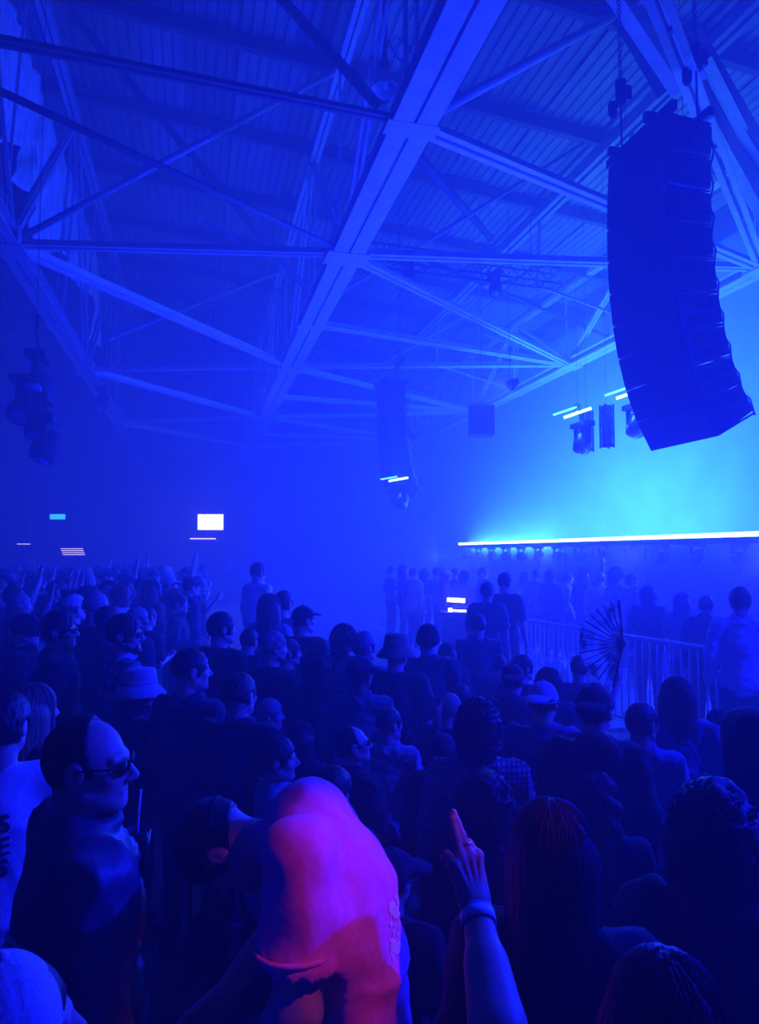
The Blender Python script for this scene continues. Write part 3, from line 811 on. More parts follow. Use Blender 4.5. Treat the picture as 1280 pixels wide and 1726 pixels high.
def place_hand(arr, wrist, dirv, palm, right):
    """turn a hand so that its fingers run along dirv and its palm faces palm"""
    z = np.array(dirv, float); z /= np.linalg.norm(z); y = np.array(palm, float); y -= z * (y @ z); y /= np.linalg.norm(y); x = np.cross(y, z)
    V, F = arr; V = V.copy()
    # with palm = y and fingers = z, x = y x z points to the thumb of a left hand seen from the palm; mirror for the right hand
    if right: V[:, 0] *= -1; F = F[:, ::-1]
    return V @ np.stack([x, y, z]).astype(np.float32) + np.array(wrist, np.float32), F

R, L_ = 'R', 'L'
def pose(el_r, wr_r, el_l, wr_l, hd_r=None, hd_l=None, palm_r=(-1, .2, 0), palm_l=(1, .2, 0), curl=.4):
    P = {}
    for sgn, el, wr, hd, pl, k in ((1, el_r, wr_r, hd_r, palm_r, R), (-1, el_l, wr_l, hd_l, palm_l, L_)):
        el = np.array(el, float); wr = np.array(wr, float)
        P[k] = (np.array((sgn * .190, -.012, 1.412)), el, wr, np.array(hd, float) if hd is not None else wr - el, np.array(pl, float))
    P['curl'] = curl
    return P
POSES = {
    'down': pose((.245, -.03, 1.13), (.255, .05, .89), (-.245, -.03, 1.13), (-.255, .05, .89)),
    'front': pose((.25, -.02, 1.14), (.10, .20, 1.17), (-.25, -.02, 1.13), (-.10, .22, 1.12), palm_r=(-.3, 0, 1), palm_l=(.3, 0, 1), curl=.6),
    'phone': pose((.27, .10, 1.20), (.10, .28, 1.42), (-.245, -.03, 1.13), (-.255, .05, .89), palm_r=(-.8, -.3, .3), curl=.6),
    'fan': pose((.30, .06, 1.22), (.42, .15, 1.50), (-.245, -.03, 1.13), (-.24, .06, .89), hd_r=(.05, .05, 1), palm_r=(-1, 0, 0), curl=1.1),
    'up': pose((.32, .12, 1.62), (.28, .16, 1.88), (-.33, .10, 1.60), (-.27, .14, 1.86), hd_r=(-.1, .1, 1), hd_l=(.1, .1, 1), palm_r=(-.3, 1, 0), palm_l=(.3, 1, 0), curl=.15),
    'one_up': pose((.30, .16, 1.58), (.24, .24, 1.83), (-.245, -.03, 1.13), (-.22, .10, .91), hd_r=(0, .1, 1), palm_r=(-.2, 1, 0), curl=.3),
}
def arms(g, P, infl, upto, k=.03, rs=(.052, .043, .028), flare=0.0):
    for s in (R, L_):
        sh, el, wr, hd, pl = P[s]
        if upto <= 1:
            e = sh + (el - sh) * upto; g.add(caps(sh, e, rs[0] + infl, rs[0] + (rs[1] - rs[0]) * upto + infl + flare), k)
        else:
            g.add(caps(sh, el, rs[0] + infl, rs[1] + infl), k)
            e = el + (wr - el) * (upto - 1); g.add(caps(el, e, rs[1] + infl, rs[1] + (rs[2] - rs[1]) * (upto - 1) + infl + flare), .02)
def torso(g, f, sex, low=True):
    w = 1.0 if sex == 'm' else .90
    g.add(ell((0, -.012, 1.27), (.160 * w + f, .112 + f, .205 + f)), .03)
    g.add(caps((-.155 * w, -.02, 1.405), (.155 * w, -.02, 1.405), .058 + f), .04)
    g.add(caps((0, -.035, 1.465), (.16 * w, -.025, 1.418), .042 + f * .5, .046 + f), .03)
    g.add(caps((0, -.035, 1.465), (-.16 * w, -.025, 1.418), .042 + f * .5, .046 + f), .03)
    g.add(ell((0, .0, 1.07), (.142 * w + f, .105 + f, .17 + f)), .06)
    if sex == 'f':
        for s in (-1, 1): g.add(ell((s * .07, .075, 1.25), (.06 + f, .055 + f, .06 + f)), .04)
    if low: g.add(ell((0, -.01, .92), (.162 + f, .118 + f, .125 + f)), .05)
def legs(g, f, k=.03):
    for s in (-1, 1):
        g.add(caps((s * .085, -.005, .90), (s * .10, .015, .50), .082 + f, .058 + f), k)
        g.add(caps((s * .10, .015, .50), (s * .105, -.03, .09), .056 + f, .040 + f), .02)
def feet(g, f):
    for s in (-1, 1):
        g.add(caps((s * .105, -.055, .045), (s * .12, .13, .036), .036 + f, .030 + f, (1.1, 1, .9)), .02)
BODY = {}
def body_arrays(pk, sex):
    k = (pk, sex)
    if k in BODY: return BODY[k]
    P = POSES[pk]; pts = np.array([p for s in (R, L_) for p in P[s][:3]])
    lo = np.minimum(pts.min(0) - .1, (-.30, -.19, 0.0)); hi = np.maximum(pts.max(0) + .1, (.30, .22, 1.56))
    g = SDF(lo, hi, .019)
    torso(g, 0, sex); legs(g, 0); feet(g, 0)
    g.add(caps((0, -.03, 1.53), (0, -.035, 1.42), .048, .055), .03)
    arms(g, P, 0, 2.0)
    parts = [g.net()]
    for s in (R, L_):
        sh, el, wr, hd, pl = P[s]
        parts.append(place_hand(get_hand(P['curl']), wr, hd, pl, s == R))
    BODY[k] = merge(*parts)
    return BODY[k]
MESHES = {}
def headrot(yaw, pitch): return (Matrix.Rotation(-yaw, 3, 'Z') @ Matrix.Rotation(-pitch, 3, 'X'))
def body_mesh(pk, sex, yaw=0, pitch=0, hires=False):
    k = ('body', pk, sex, round(yaw, 2), round(pitch, 2), hires)
    if k not in MESHES:
        V, F = get_head(sex, hires)
        M = headrot(yaw, pitch)
        # the twist fades out down the neck
        V2 = rotv(V, M, PIV); t = np.clip((V[:, 2] - 1.43) / .09, 0, 1)[:, None]
        MESHES[k] = np_mesh('person', *(lambda a: (a[0], [a[1]]))(merge(body_arrays(pk, sex), (V * (1 - t) + V2 * t, F))))
    return MESHES[k]
def folds(V, F, amp, seed, zf=1.0):
    W = V * np.array((1, 1, .55)); n = vnoise(W, 26, seed) * .6 + vnoise(W, 55, seed + 1) * .35
    low = vnoise(V * np.array((1, 1, .25)), 40, seed + 2) * .5
    ridge = (1 - np.abs(vnoise(V * np.array((1.2, 1.2, .7)), 24, seed + 3))) ** 3 * 1.6 + (1 - np.abs(vnoise(V * np.array((.8, .8, 1.3)), 34, seed + 4))) ** 4
    return displace(V, F, amp * (.7 * n + low + ridge - .7))
def top_mesh(pk, sex, kind):
    """kind: tee, longsleeve, shirt (collared), jacket, hoodie"""
    k = ('top', pk, sex, kind)
    if k not in MESHES:
        P = POSES[pk]; pts = np.array([p for s in (R, L_) for p in P[s][:3]])
        lo = np.minimum(pts.min(0) - .12, (-.32, -.23, .72)); hi = np.maximum(pts.max(0) + .12, (.32, .25, 1.66))
        g = SDF(lo, hi, .0145)
        f = {'tee': .014, 'longsleeve': .014, 'shirt': .018, 'jacket': .030, 'hoodie': .028}[kind]
        torso(g, f, sex)
        g.add(ell((0, 0, .95), (.165 + f, .13 + f, .16 + f)), .05)
        if kind == 'tee': arms(g, P, .018, .72, flare=.014)
        else: arms(g, P, f * .75 + .004, 1.93)
        if kind in ('shirt', 'jacket'):
            g.add(tor((0, -.024, 1.505), .070, .011, 1.05, .30), .008); g.add(tor((0, -.024, 1.49), .076, .013, 1.05, .30), .008); g.add(tor((0, -.026, 1.472), .090, .014, 1.05, .27), .010)
        elif kind == 'hoodie':
            g.add(ell((0, -.105, 1.47), (.105, .060, .075)), .04); g.add(tor((0, -.02, 1.475), .083, .022, 1.0, .3), .02)
        else:
            g.add(tor((0, -.018, 1.468), .069, .0095, 1.05, .3), .01)
        hem = {'tee': .84, 'longsleeve': .84, 'shirt': .80, 'jacket': .82, 'hoodie': .82}[kind]
        g.plane((0, 0, -1), -hem)
        V, F = g.net()
        V = folds(V, F, {'tee': .0065, 'longsleeve': .007, 'shirt': .009, 'jacket': .012, 'hoodie': .010}[kind], len(kind))
        MESHES[k] = np_mesh('top', V, [F])
    return MESHES[k]
def trouser_mesh():
    if 'trousers' not in MESHES:
        g = SDF((-.27, -.2, .0), (.27, .22, 1.06), .018)
        g.add(ell((0, -.01, .91), (.172, .128, .125)), 0); legs(g, .018, .03); g.plane((0, 0, 1), .97); g.plane((0, 0, -1), -.05)
        V, F = g.net(); MESHES['trousers'] = np_mesh('trousers', folds(V, F, .005, 3), [F])
    return MESHES['trousers']
def shoe_mesh():
    if 'shoe' not in MESHES:
        g = SDF((-.08, -.13, -.005), (.08, .20, .16), .012)
        g.add(caps((0, -.05, .05), (.008, .13, .04), .044, .040, (1.05, 1, .95)), 0); g.add(caps((0, -.045, .06), (0, -.05, .12), .045, .047), .02); g.plane((0, 0, -1), 0)
        V, F = g.net(); MESHES['shoe'] = np_mesh('shoe', V, [F])
    return MESHES['shoe']

# ---- hair and hats, in the space of an upright head
def strands(mb_seed, n, root, fall, rad=.0035, wob=.004, seg=9, curl=0.0):
    """thin tapered locks: root(u, v) -> start point, fall(p, t) -> point on the way down"""
    r = np.random.default_rng(mb_seed); mb = MB()
    for i in range(n):
        u, v = r.uniform(), r.uniform(); ph = r.uniform(0, 6.28); pts = []
        f = r.uniform(18, 30)
        for j in range(seg):
            t = j / (seg - 1); p = np.array(fall(root(u, v), t, u, v))
            p = p + wob * np.array((math.sin(9 * t + ph), math.cos(8 * t + ph), 0)) * (.3 + t)
            if curl: p = p + curl * np.array((math.cos(f * t + ph), math.sin(f * t + ph), .3 * math.sin(f * t)))
            pts.append(p)
        mb.tube(pts, rad * r.uniform(.7, 1.4), 3, rad * .3)
    V = np.array([tuple(v) for v in mb.V], np.float32)
    q = np.array([f for f in mb.F if len(f) == 4], np.int32)
    return V, q
FACE_CUT = lambda: ell((0, .105, 1.595), (.078, .082, .083))
def hair_mesh(style):
    k = ('hair', style)
    if k in MESHES: return MESHES[k]
    fine = {}
    if style in ('short', 'buzz', 'fade', 'crop', 'under', 'receding'):
        th = {'short': .016, 'buzz': .0045, 'fade': .010, 'crop': .012, 'under': .005, 'receding': .006}[style]
        g = SDF((-.12, -.15, 1.50), (.12, .14, 1.80), .0062)
        g.add(ell((0, -.012, 1.658), (.077 + th, .098 + th, .094 + th * 1.3)), 0)
        g.cut(FACE_CUT(), .012); g.cut(ell((0, .12, 1.57), (.12, .085, .09)), .01)
        if style == 'receding': g.cut(ell((0, .09, 1.70), (.12, .085, .12)), .01)
        g.plane((0, -.25, -1), -1.575 + .25 * .03 if style != 'fade' else -1.60)
        for s in (-1, 1): g.cut(ell((s * .085, -.008, 1.622), (.02, .027, .042)), .008)
        V, F = g.net(); V = displace(V, F, .14 * th * vnoise(V, 230, 4))
    elif style in ('long', 'long_wavy', 'bob', 'straight', 'hooded_long'):
        end = {'long': 1.20, 'long_wavy': 1.18, 'bob': 1.42, 'straight': 1.34, 'hooded_long': 1.25}[style]
        g = SDF((-.19, -.20, end - .08), (.19, .14, 1.80), .0075)
        g.add(ell((0, -.016, 1.66), (.096, .115, .110)), 0)
        g.add(caps((0, -.05, 1.60), (0, -.075, end + .03), .098, .085, (1.12, .72, 1)), .04)
        for s in (-1, 1): g.add(caps((s * .075, -.01, 1.62), (s * .095, -.005, end + .08), .036, .03), .03)
        g.cut(ell((0, .11, 1.60), (.066, .085, .10)), .012); g.cut(ell((0, .10, 1.46), (.10, .10, .13)), .01); g.cut(caps((0, .01, 1.5), (0, .0, 1.2), .06), .01)
        V, F = g.net()
        th = np.arctan2(V[:, 0], -V[:, 1] - .02); gro = np.sin(th * 34 + 3 * vnoise(V, 12, 2)) * .5 + np.sin(th * 71 + 2 * vnoise(V, 14, 6)) * .3
        amp = .0035
        if style == 'long_wavy': gro = gro + 1.6 * np.sin(V[:, 2] * 55 + 4 * th) ; amp = .005
        V = displace(V, F, amp * gro)
        def root(u, v): a = (u - .5) * 4.6; r = .10 + .86 * v; return np.array((.094 * math.sin(a) * r, -.016 - .113 * math.cos(a) * r, 1.66 + .110 * math.sqrt(1 - r * r)))
        def fall(p, t, u, v):
            a = (u - .5) * 4.6; th0 = math.asin(.10 + .86 * v); th = th0 + (math.pi / 2 - th0) * min(1, t / .4)   # over the crown first
            q = np.array((.0975 * math.sin(a) * math.sin(th), -.016 - .1165 * math.cos(a) * math.sin(th), 1.66 + .1115 * math.cos(th)))
            if t > .4:                                                                                            # then straight down
                w_ = (t - .4) / .6; q[2] -= (1.66 - end + .03 * math.sin(u * 40)) * w_; q[0] *= 1 + .12 * w_; q[1] -= .012 * w_
            return q
        SV, SF = strands(11, 260, root, fall, .0034, .004 if style != 'long_wavy' else .007, 10, 0 if style != 'long_wavy' else .006)
        V, F = merge((V, F), (SV, SF))
    elif style in ('curly', 'curly_big', 'curly_long'):
        b = {'curly': .028, 'curly_big': .055, 'curly_long': .04}[style]
        g = SDF((-.21, -.24, 1.28), (.21, .16, 1.86), .008)
        g.add(ell((0, -.022, 1.665), (.079 + b, .098 + b, .094 + b)), 0)
        low = {'curly': 1.56, 'curly_big': 1.50, 'curly_long': 1.36}[style]
        g.add(caps((0, -.05, 1.62), (0, -.065, low), .09 + b * .5, .08 + b * .6, (1.1, .85, 1)), .04)
        g.cut(ell((0, .12, 1.60), (.066, .095, .10)), .012); g.cut(ell((0, .12, 1.46), (.10, .11, .13)), .01)
        V, F = g.net(); V = displace(V, F, .006 * vnoise(V, 85, 8) + .005 * vnoise(V, 170, 9))
        def root(u, v):
            a = (u - .5) * 4.9; el = v * 1.7 - .35 if style == 'curly' else v * 2.0 - .75
            return np.array(((.08 + b) * math.sin(a) * math.cos(el), -.022 - (.10 + b) * math.cos(a) * math.cos(el), 1.665 + (.095 + b) * math.sin(el)))
        def fall(p, t, u, v):
            c = np.array((0, -.022, 1.64)); o = (p - c); o = o / (np.linalg.norm(o) + 1e-6)
            return p + o * .018 * t - np.array((0, 0, .05 + .04 * (style == 'curly_long'))) * t
        SV, SF = strands(13, 700, root, fall, .0026, .002, 11, .0085)
        V, F = merge((V, F), (SV, SF))
    elif style in ('ponytail', 'bun', 'tied'):
        g = SDF((-.13, -.30, 1.15), (.13, .14, 1.86), .0075)
        g.add(ell((0, -.012, 1.66), (.085, .107, .104)), 0)
        g.cut(FACE_CUT(), .012); g.cut(ell((0, .12, 1.56), (.12, .09, .10)), .01); g.plane((0, -.35, -1), -1.565 + .35 * .03)
        for s in (-1, 1): g.cut(ell((s * .085, .0, 1.622), (.018, .026, .038)), .008)
        if style == 'bun': g.add(ell((0, -.07, 1.77), (.05, .05, .045)), .012)
        else:
            z0 = 1.70 if style == 'ponytail' else 1.62
            g.add(caps((0, -.10, z0), (0, -.165, z0 - .06), .028, .038), .015); g.add(caps((0, -.165, z0 - .06), (0, -.14, z0 - .36), .038, .014, (1.25, .9, 1)), .015)
        V, F = g.net(); th = np.arctan2(V[:, 0], V[:, 2] - 1.64)
        V = displace(V, F, .003 * np.sin(th * 40 + 2 * vnoise(V, 12, 3)) + .002 * vnoise(V * np.array((3, 3, .6)), 90, 5))
    MESHES[k] = np_mesh('hair', V, [F]); return MESHES[k]
def hat_parts(kind):
    """list of (part name, mesh key) in head space"""
    k = ('hat', kind)
    if k in MESHES: return MESHES[k]
    out = []
    if kind in ('cap', 'flatcap'):
        g = SDF((-.13, -.15, 1.60), (.13, .15, 1.80), .006)
        g.add(ell((0, -.012, 1.668), (.090, .110, .100)), 0); g.cut(ell((0, -.012, 1.655), (.082, .102, .092)), .002); g.plane((0, .12, -1), -1.662)
        V, F = g.net(); th = np.arctan2(V[:, 0], V[:, 1]); V = displace(V, F, -.0018 * np.exp(-(((th * 6 / (2 * math.pi) + .5) % 1 - .5) / .06) ** 2))
        out.append(('crown', np_mesh('crown', V, [F])))
        g = SDF((-.11, .02, 1.62), (.11, .22, 1.74), .005)
        g.add(ell((0, .095, 1.672), (.080, .090, .030), -.12), 0); g.cut(ell((0, .095, 1.660), (.090, .100, .030), -.12), .002); g.cut(ell((0, -.012, 1.66), (.086, .106, .098)), .002)
        V, F = g.net(); out.append(('bill', np_mesh('bill', V, [F])))
        out.append(('button', MB().lathe([(.012, 1.765), (.011, 1.772), (.004, 1.776)], 10, Matrix.Translation((0, -.012, 0))).mesh('button', True)))
        g = SDF((-.12, -.15, 1.63), (.12, .13, 1.70), .006); g.add(tor((0, -.012, 1.662), .089, .0055, 1.22, -.11), 0); V, F = g.net(); out.append(('sweatband', np_mesh('sweatband', V, [F])))
    elif kind == 'bucket':
        n = 40; prof = [(.150, 1.612), (.152, 1.616), (.118, 1.652), (.094, 1.682), (.092, 1.70), (.086, 1.762), (.078, 1.774), (.03, 1.780), (.001, 1.781)]
        mb = MB(); mb.lathe(prof[3:], n, Matrix.Translation((0, -.008, 0)) @ Matrix.Diagonal((.98, 1.2, 1, 1)), False); me = mb.mesh('crown', True); out.append(('crown', me))
        mb = MB(); mb.lathe([(.090, 1.676), (.116, 1.646), (.150, 1.607), (.153, 1.612), (.119, 1.654), (.095, 1.684)], n, Matrix.Translation((0, -.008, 0)) @ Matrix.Diagonal((.98, 1.12, 1, 1)), False); out.append(('brim', mb.mesh('brim', True)))
        mb = MB(); mb.lathe([(.0955, 1.681), (.0965, 1.683), (.0950, 1.706), (.0935, 1.706)], n, Matrix.Translation((0, -.008, 0)) @ Matrix.Diagonal((.98, 1.2, 1, 1)), False); out.append(('hat_band', mb.mesh('hat_band', True)))
    elif kind in ('beanie', 'scarf'):
        g = SDF((-.13, -.16, 1.55), (.13, .15, 1.83), .006)
        g.add(ell((0, -.018, 1.672), (.091, .112, .108)), 0); g.plane((0, .35, -1), -1.628)
        g.cut(ell((0, -.012, 1.64), (.078, .099, .094)), .002)
        V, F = g.net(); th = np.arctan2(V[:, 0], V[:, 1])
        if kind == 'beanie': V = displace(V, F, .0018 * np.sin(th * 60))
        else: V = displace(V, F, .003 * np.sin(V[:, 2] * 90 + 4 * th))
        out.append(('crown', np_mesh('crown', V, [F])))
        if kind == 'beanie':
            g = SDF((-.14, -.17, 1.56), (.14, .16, 1.74), .006); g.add(tor((0, -.014, 1.638), .086, .015, 1.22, .33), 0); g.add(tor((0, -.014, 1.662), .088, .013, 1.22, .33), .012); V, F = g.net()
            th = np.arctan2(V[:, 0], V[:, 1]); V = displace(V, F, .0018 * np.sin(th * 60)); out.append(('folded_cuff', np_mesh('folded_cuff', V, [F])))
        else:
            g = SDF((-.14, -.22, 1.46), (.14, .16, 1.74), .006); g.add(tor((0, -.014, 1.655), .087, .009, 1.22, .3), 0); V, F = g.net(); out.append(('band', np_mesh('band', V, [F])))
            g = SDF((-.1, -.22, 1.42), (.1, -.04, 1.68), .006); g.add(ell((0, -.125, 1.61), (.022, .016, .016)), 0); g.add(caps((0, -.125, 1.61), (.03, -.13, 1.50), .012, .020, (1, .5, 1)), .01); g.add(caps((0, -.125, 1.61), (-.025, -.14, 1.48), .012, .018, (1, .5, 1)), .01); V, F = g.net(); out.append(('knot', np_mesh('knot', V, [F])))
    elif kind == 'hood':
        g = SDF((-.17, -.2, 1.34), (.17, .16, 1.84), .009)
        g.add(ell((0, -.03, 1.655), (.108, .128, .122)), 0); g.add(caps((0, -.04, 1.6), (0, -.04, 1.43), .095, .115), .05); g.cut(ell((0, .12, 1.62), (.075, .12, .10)), .02); g.cut(ell((0, -.01, 1.63), (.09, .105, .105)), .01)
        V, F = g.net(); V = displace(V, F, .006 * vnoise(V, 45, 3)); out.append(('hood', np_mesh('hood', V, [F])))
    MESHES[k] = out; return out
def glasses_mesh():
    if 'glasses' not in MESHES:
        mb = MB()
        for s in (-1, 1):
            c = np.array((s * .034, .104, 1.636)); pts = []
            for a in range(18):
                th = a / 18 * 2 * math.pi; ex = .026 * np.sign(math.cos(th)) * abs(math.cos(th)) ** .6; ez = .017 * np.sign(math.sin(th)) * abs(math.sin(th)) ** .7
                pts.append((c[0] + ex, c[1] - .25 * abs(ex + s * .01) * (1 if ex * s > 0 else .2), c[2] + ez))
            mb.tube(pts, .0024, 6, closed=True)
            mb.tube([(s * .061, .095, 1.640), (s * .076, .075, 1.642), (s * .083, .02, 1.642), (s * .084, -.015, 1.640), (s * .082, -.035, 1.622)], .0024, 6)
        mb.tube([(-.009, .106, 1.640), (0, .111, 1.643), (.009, .106, 1.640)], .0022, 6)
        MESHES['glasses'] = mb.mesh('frame', True)
        lb = MB()
        for s in (-1, 1):
            M = Matrix.Translation((s * .034, .102, 1.636)) @ Matrix.Rotation(math.pi / 2, 4, 'X')
            lb.lathe([(.022, -.0008), (.022, .0008)], 16, M @ Matrix.Diagonal((1.1, .75, 1, 1)))
        MESHES['lenses'] = lb.mesh('lens', True)
    return MESHES['glasses'], MESHES['lenses']

# ---- materials of people
SKIN = {'light': mat('skin_light', (.62, .42, .34), .5, noise=.06, nscale=60), 'tan': mat('skin_tan', (.45, .28, .21), .5, noise=.06, nscale=60),
        'brown': mat('skin_brown', (.22, .12, .09), .5, noise=.08, nscale=60)}
HAIR = {n: mat('hair_' + n, c, .55, noise=.35, nscale=70, stretch=(2, 2, .25), bump=.2) for n, c in
        {'black': (.012, .010, .010), 'brown': (.045, .028, .018), 'blonde': (.34, .24, .13), 'grey': (.22, .22, .22), 'lightbrown': (.13, .08, .045)}.items()}
def cloth(n, c, **k): return mat('cloth_' + n, c, .9, noise=k.pop('noise', .18), nscale=k.pop('nscale', 90), bump=k.pop('bump', .15), sheen=.15, **k)
CL = {'black': cloth('black', (.012, .012, .014)), 'charcoal': cloth('charcoal', (.035, .035, .04)), 'navy': cloth('navy', (.02, .025, .06)),
      'grey': cloth('grey', (.16, .16, .17)), 'lightgrey': cloth('lightgrey', (.36, .36, .38)), 'white': cloth('white', (.75, .75, .76), noise=.06),
      'denim': cloth('denim', (.06, .09, .18)), 'tan': cloth('tan', (.30, .24, .15)), 'olive': cloth('olive', (.08, .08, .05)),
      'pale': cloth('pale', (.55, .55, .58)), 'blue': cloth('blue', (.12, .17, .32)), 'satin': mat('cloth_satin', (.10, .10, .13), .45, noise=.2, nscale=12, bump=.3)}
def grid_cloth(name, a, b, sx, sz):
    m = bpy.data.materials.new(name); m.use_nodes = True; nt = m.node_tree; bs = nt.nodes['Principled BSDF']; bs.inputs['Roughness'].default_value = .9
    tc = nt.nodes.new('ShaderNodeTexCoord'); sp = nt.nodes.new('ShaderNodeSeparateXYZ'); nt.links.new(tc.outputs['Object'], sp.inputs[0])
    facs = []
    for out, sc in (('X', sx), ('Z', sz)):
        if not sc: continue
        mu = nt.nodes.new('ShaderNodeMath'); mu.operation = 'MULTIPLY'; mu.inputs[1].default_value = sc; nt.links.new(sp.outputs[out], mu.inputs[0])
        sn = nt.nodes.new('ShaderNodeMath'); sn.operation = 'SINE'; nt.links.new(mu.outputs[0], sn.inputs[0]); facs.append(sn.outputs[0])
    if len(facs) == 2:
        ad = nt.nodes.new('ShaderNodeMath'); nt.links.new(facs[0], ad.inputs[0]); nt.links.new(facs[1], ad.inputs[1]); f = ad.outputs[0]
    else: f = facs[0]
    rp = nt.nodes.new('ShaderNodeValToRGB'); rp.color_ramp.elements[0].color = (*a, 1); rp.color_ramp.elements[1].color = (*b, 1)
    rp.color_ramp.elements[0].position = .2; rp.color_ramp.elements[1].position = .7
    nt.links.new(f, rp.inputs[0]); nt.links.new(rp.outputs[0], bs.inputs['Base Color']); return m
CL['plaid'] = grid_cloth('cloth_plaid', (.14, .14, .16), (.55, .55, .57), 90, 80)
CL['check'] = grid_cloth('cloth_check', (.10, .10, .12), (.42, .42, .44), 260, 260)
CL['stripe'] = grid_cloth('cloth_stripe', (.012, .012, .014), (.10, .10, .11), 0, 150)
CL['camo'] = mat('cloth_camo', (.10, .10, .09), .9, nscale=22, color2=(.45, .42, .36))
M_FRAMEG = mat('spectacle_frame', (.02, .02, .02), .25); M_LENSG = mat('spectacle_lens', (.05, .05, .06), .05, spec=.8)
NPEOPLE = [0]
def person(loc, ang, s, label, sex='m', pk='down', hair='short', hcol='black', hat=None, hatcol='black', hatrot=0, top='tee', tcol='black',
           skin='light', hy=0.0, hp=0.0, glasses=False, group=None, bottom='charcoal', hires=False, beard=None, lean=0.0, shoes=True):
    """ang: degrees the body turns to the right of the view axis; hy: further turn of the head; hp: nod"""
    yaw = round(hy / 10) * 10 * math.pi / 180; pit = round(hp / 10) * 10 * math.pi / 180
    o = link('person', body_mesh(pk, sex, yaw, pit, hires), SKIN[skin], None, loc, (math.radians(lean), 0, -YAW - math.radians(ang)), (s, s, s))
    tag(o, label, 'person', group or 'concert crowd')
    t = link('top_garment' , top_mesh(pk, sex, top), CL[tcol], o); t.name = {'tee': 't_shirt', 'longsleeve': 'long_sleeved_top', 'shirt': 'shirt', 'jacket': 'jacket', 'hoodie': 'hooded_top'}[top]
    link('trousers', trouser_mesh(), CL[bottom], o)
    if shoes:
        for sg in (-1, 1): link('shoe', shoe_mesh(), CL['black'], o, (sg * .108, .0, 0))
    Rm = headrot(yaw, pit); pv = Vector(PIV); M4 = Matrix.Translation(pv) @ Rm.to_4x4() @ Matrix.Translation(-pv)
    def on_head(ch, extra=None):
        m = M4 @ extra if extra is not None else M4
        ch.location = m.to_translation(); ch.rotation_euler = m.to_euler(); ch.scale = m.to_scale(); return ch
    if hat and hair in ('short', 'buzz', 'fade', 'crop'): hair = 'under'
    if hair: on_head(link('hair', hair_mesh(hair), HAIR[hcol], o))
    if hat:
        parts = hat_parts(hat); c = Vector((0, -.012, 1.66)); ex = Matrix.Translation(c) @ Matrix.Rotation(math.radians(hatrot), 4, 'Z') @ Matrix.Translation(-c) if hatrot else None
        nm = {'cap': 'baseball_cap', 'flatcap': 'flat_cap', 'bucket': 'bucket_hat', 'beanie': 'beanie', 'scarf': 'headscarf', 'hood': 'hood'}[hat]
        if hair and hair != 'under':
            sc = Matrix.Translation(c) @ Matrix.Diagonal((1.1, 1.07, 1.08, 1)) @ Matrix.Translation(-c); ex = ex @ sc if ex is not None else sc
        h = on_head(link(nm, parts[0][1], CL[hatcol], o), ex)
        for pn, me in parts[1:]: link(pn, me, CL[hatcol], h)
    if glasses:
        a, b = glasses_mesh(); gl = on_head(link('spectacles', a, M_FRAMEG, o)); link('lens', b, M_LENSG, gl)
    if beard: on_head(link('beard', beard_mesh(), HAIR[beard], o))
    NPEOPLE[0] += 1
    return o
def beard_mesh():
    if 'beard' not in MESHES:
        g = SDF((-.1, -.04, 1.48), (.1, .14, 1.64), .006)
        for s in (-1, 1):
            g.add(caps((s * .062, .005, 1.60), (s * .052, .02, 1.565), .012, .018), .02); g.add(caps((s * .052, .02, 1.565), (s * .02, .075, 1.535), .018, .022), .02)
            g.add(caps((s * .004, .094, 1.584), (s * .026, .084, 1.572), .006), .006); g.add(caps((s * .027, .083, 1.572), (s * .025, .078, 1.545), .008, .016), .01)
        g.add(ell((0, .078, 1.532), (.03, .024, .022)), .02)
        V, F = g.net(); V = displace(V, F, .002 * vnoise(V, 250, 3)); MESHES['beard'] = np_mesh('beard', V, [F])
    return MESHES['beard']

def solve(x, ytop, hh):
    """pixel of the crown of a head and its height in pixels -> ground point, scale"""
    k = (ytop - 932.0) / FPX; D = 158.9 * CAMZ / (hh + 158.9 * k); s = (CAMZ - k * D) / 1.75
    p = px(x, ytop, D)
    return Vector((p.x, p.y, 0)), s, D
PLACED = []
SPECS = []
def crowd(x, ytop, hh, ang, label, smin=.84, smax=1.1, key=None, fixed=False, **k):
    p, s, D = solve(x, ytop, hh)
    s2 = min(max(s, smin), smax)
    if s2 != s: D = (CAMZ - 1.75 * s2) * FPX / max(ytop - 932.0, 4.0)   # keep the crown on its pixel: change the distance instead
    SPECS.append(dict(x=x, y=ytop, D=D, ang=ang, label=label, key=key, fixed=fixed, k=k))
OBST = []                                    # (point, radius) of things people must keep clear of
def ground(x, y, D): q = px(x, y, D); return Vector((q.x, q.y, 0))
def flush():
    """move people a little along their lines of sight until nobody stands inside another, then build them"""
    D0 = [a['D'] for a in SPECS]
    for it in range(300):
        moved = False
        P = [ground(a['x'], a['y'], a['D']) for a in SPECS]
        for i, a in enumerate(SPECS):
            for j in range(i):
                b = SPECS[j]; d = (P[i] - P[j]).length
                if d < .47:
                    far, near = (a, b) if (a['D'] > b['D'] or (a['D'] == b['D'] and a['y'] < b['y'])) else (b, a)
                    if not far['fixed']: far['D'] += .02
                    if not near['fixed'] and near['D'] > .8: near['D'] -= .012
                    moved = True
            if P[i].x > 7.5: a['D'] -= .05; moved = True
            for q, r in OBST:
                if (P[i] - q).length < r and not a['fixed']:
                    a['D'] += .02 if (P[i].length > q.length) else -.02; moved = True
        if not moved: break
    out = {}
    for i, a in enumerate(SPECS):
        p = ground(a['x'], a['y'], a['D']); s = (CAMZ - (a['y'] - 932.0) / FPX * a['D']) / 1.75
        s = min(max(s, .70), 1.2)
        PLACED.append((p, s)); out[a['key']] = person(p, a['ang'], s, a['label'], **a['k'])
    return out
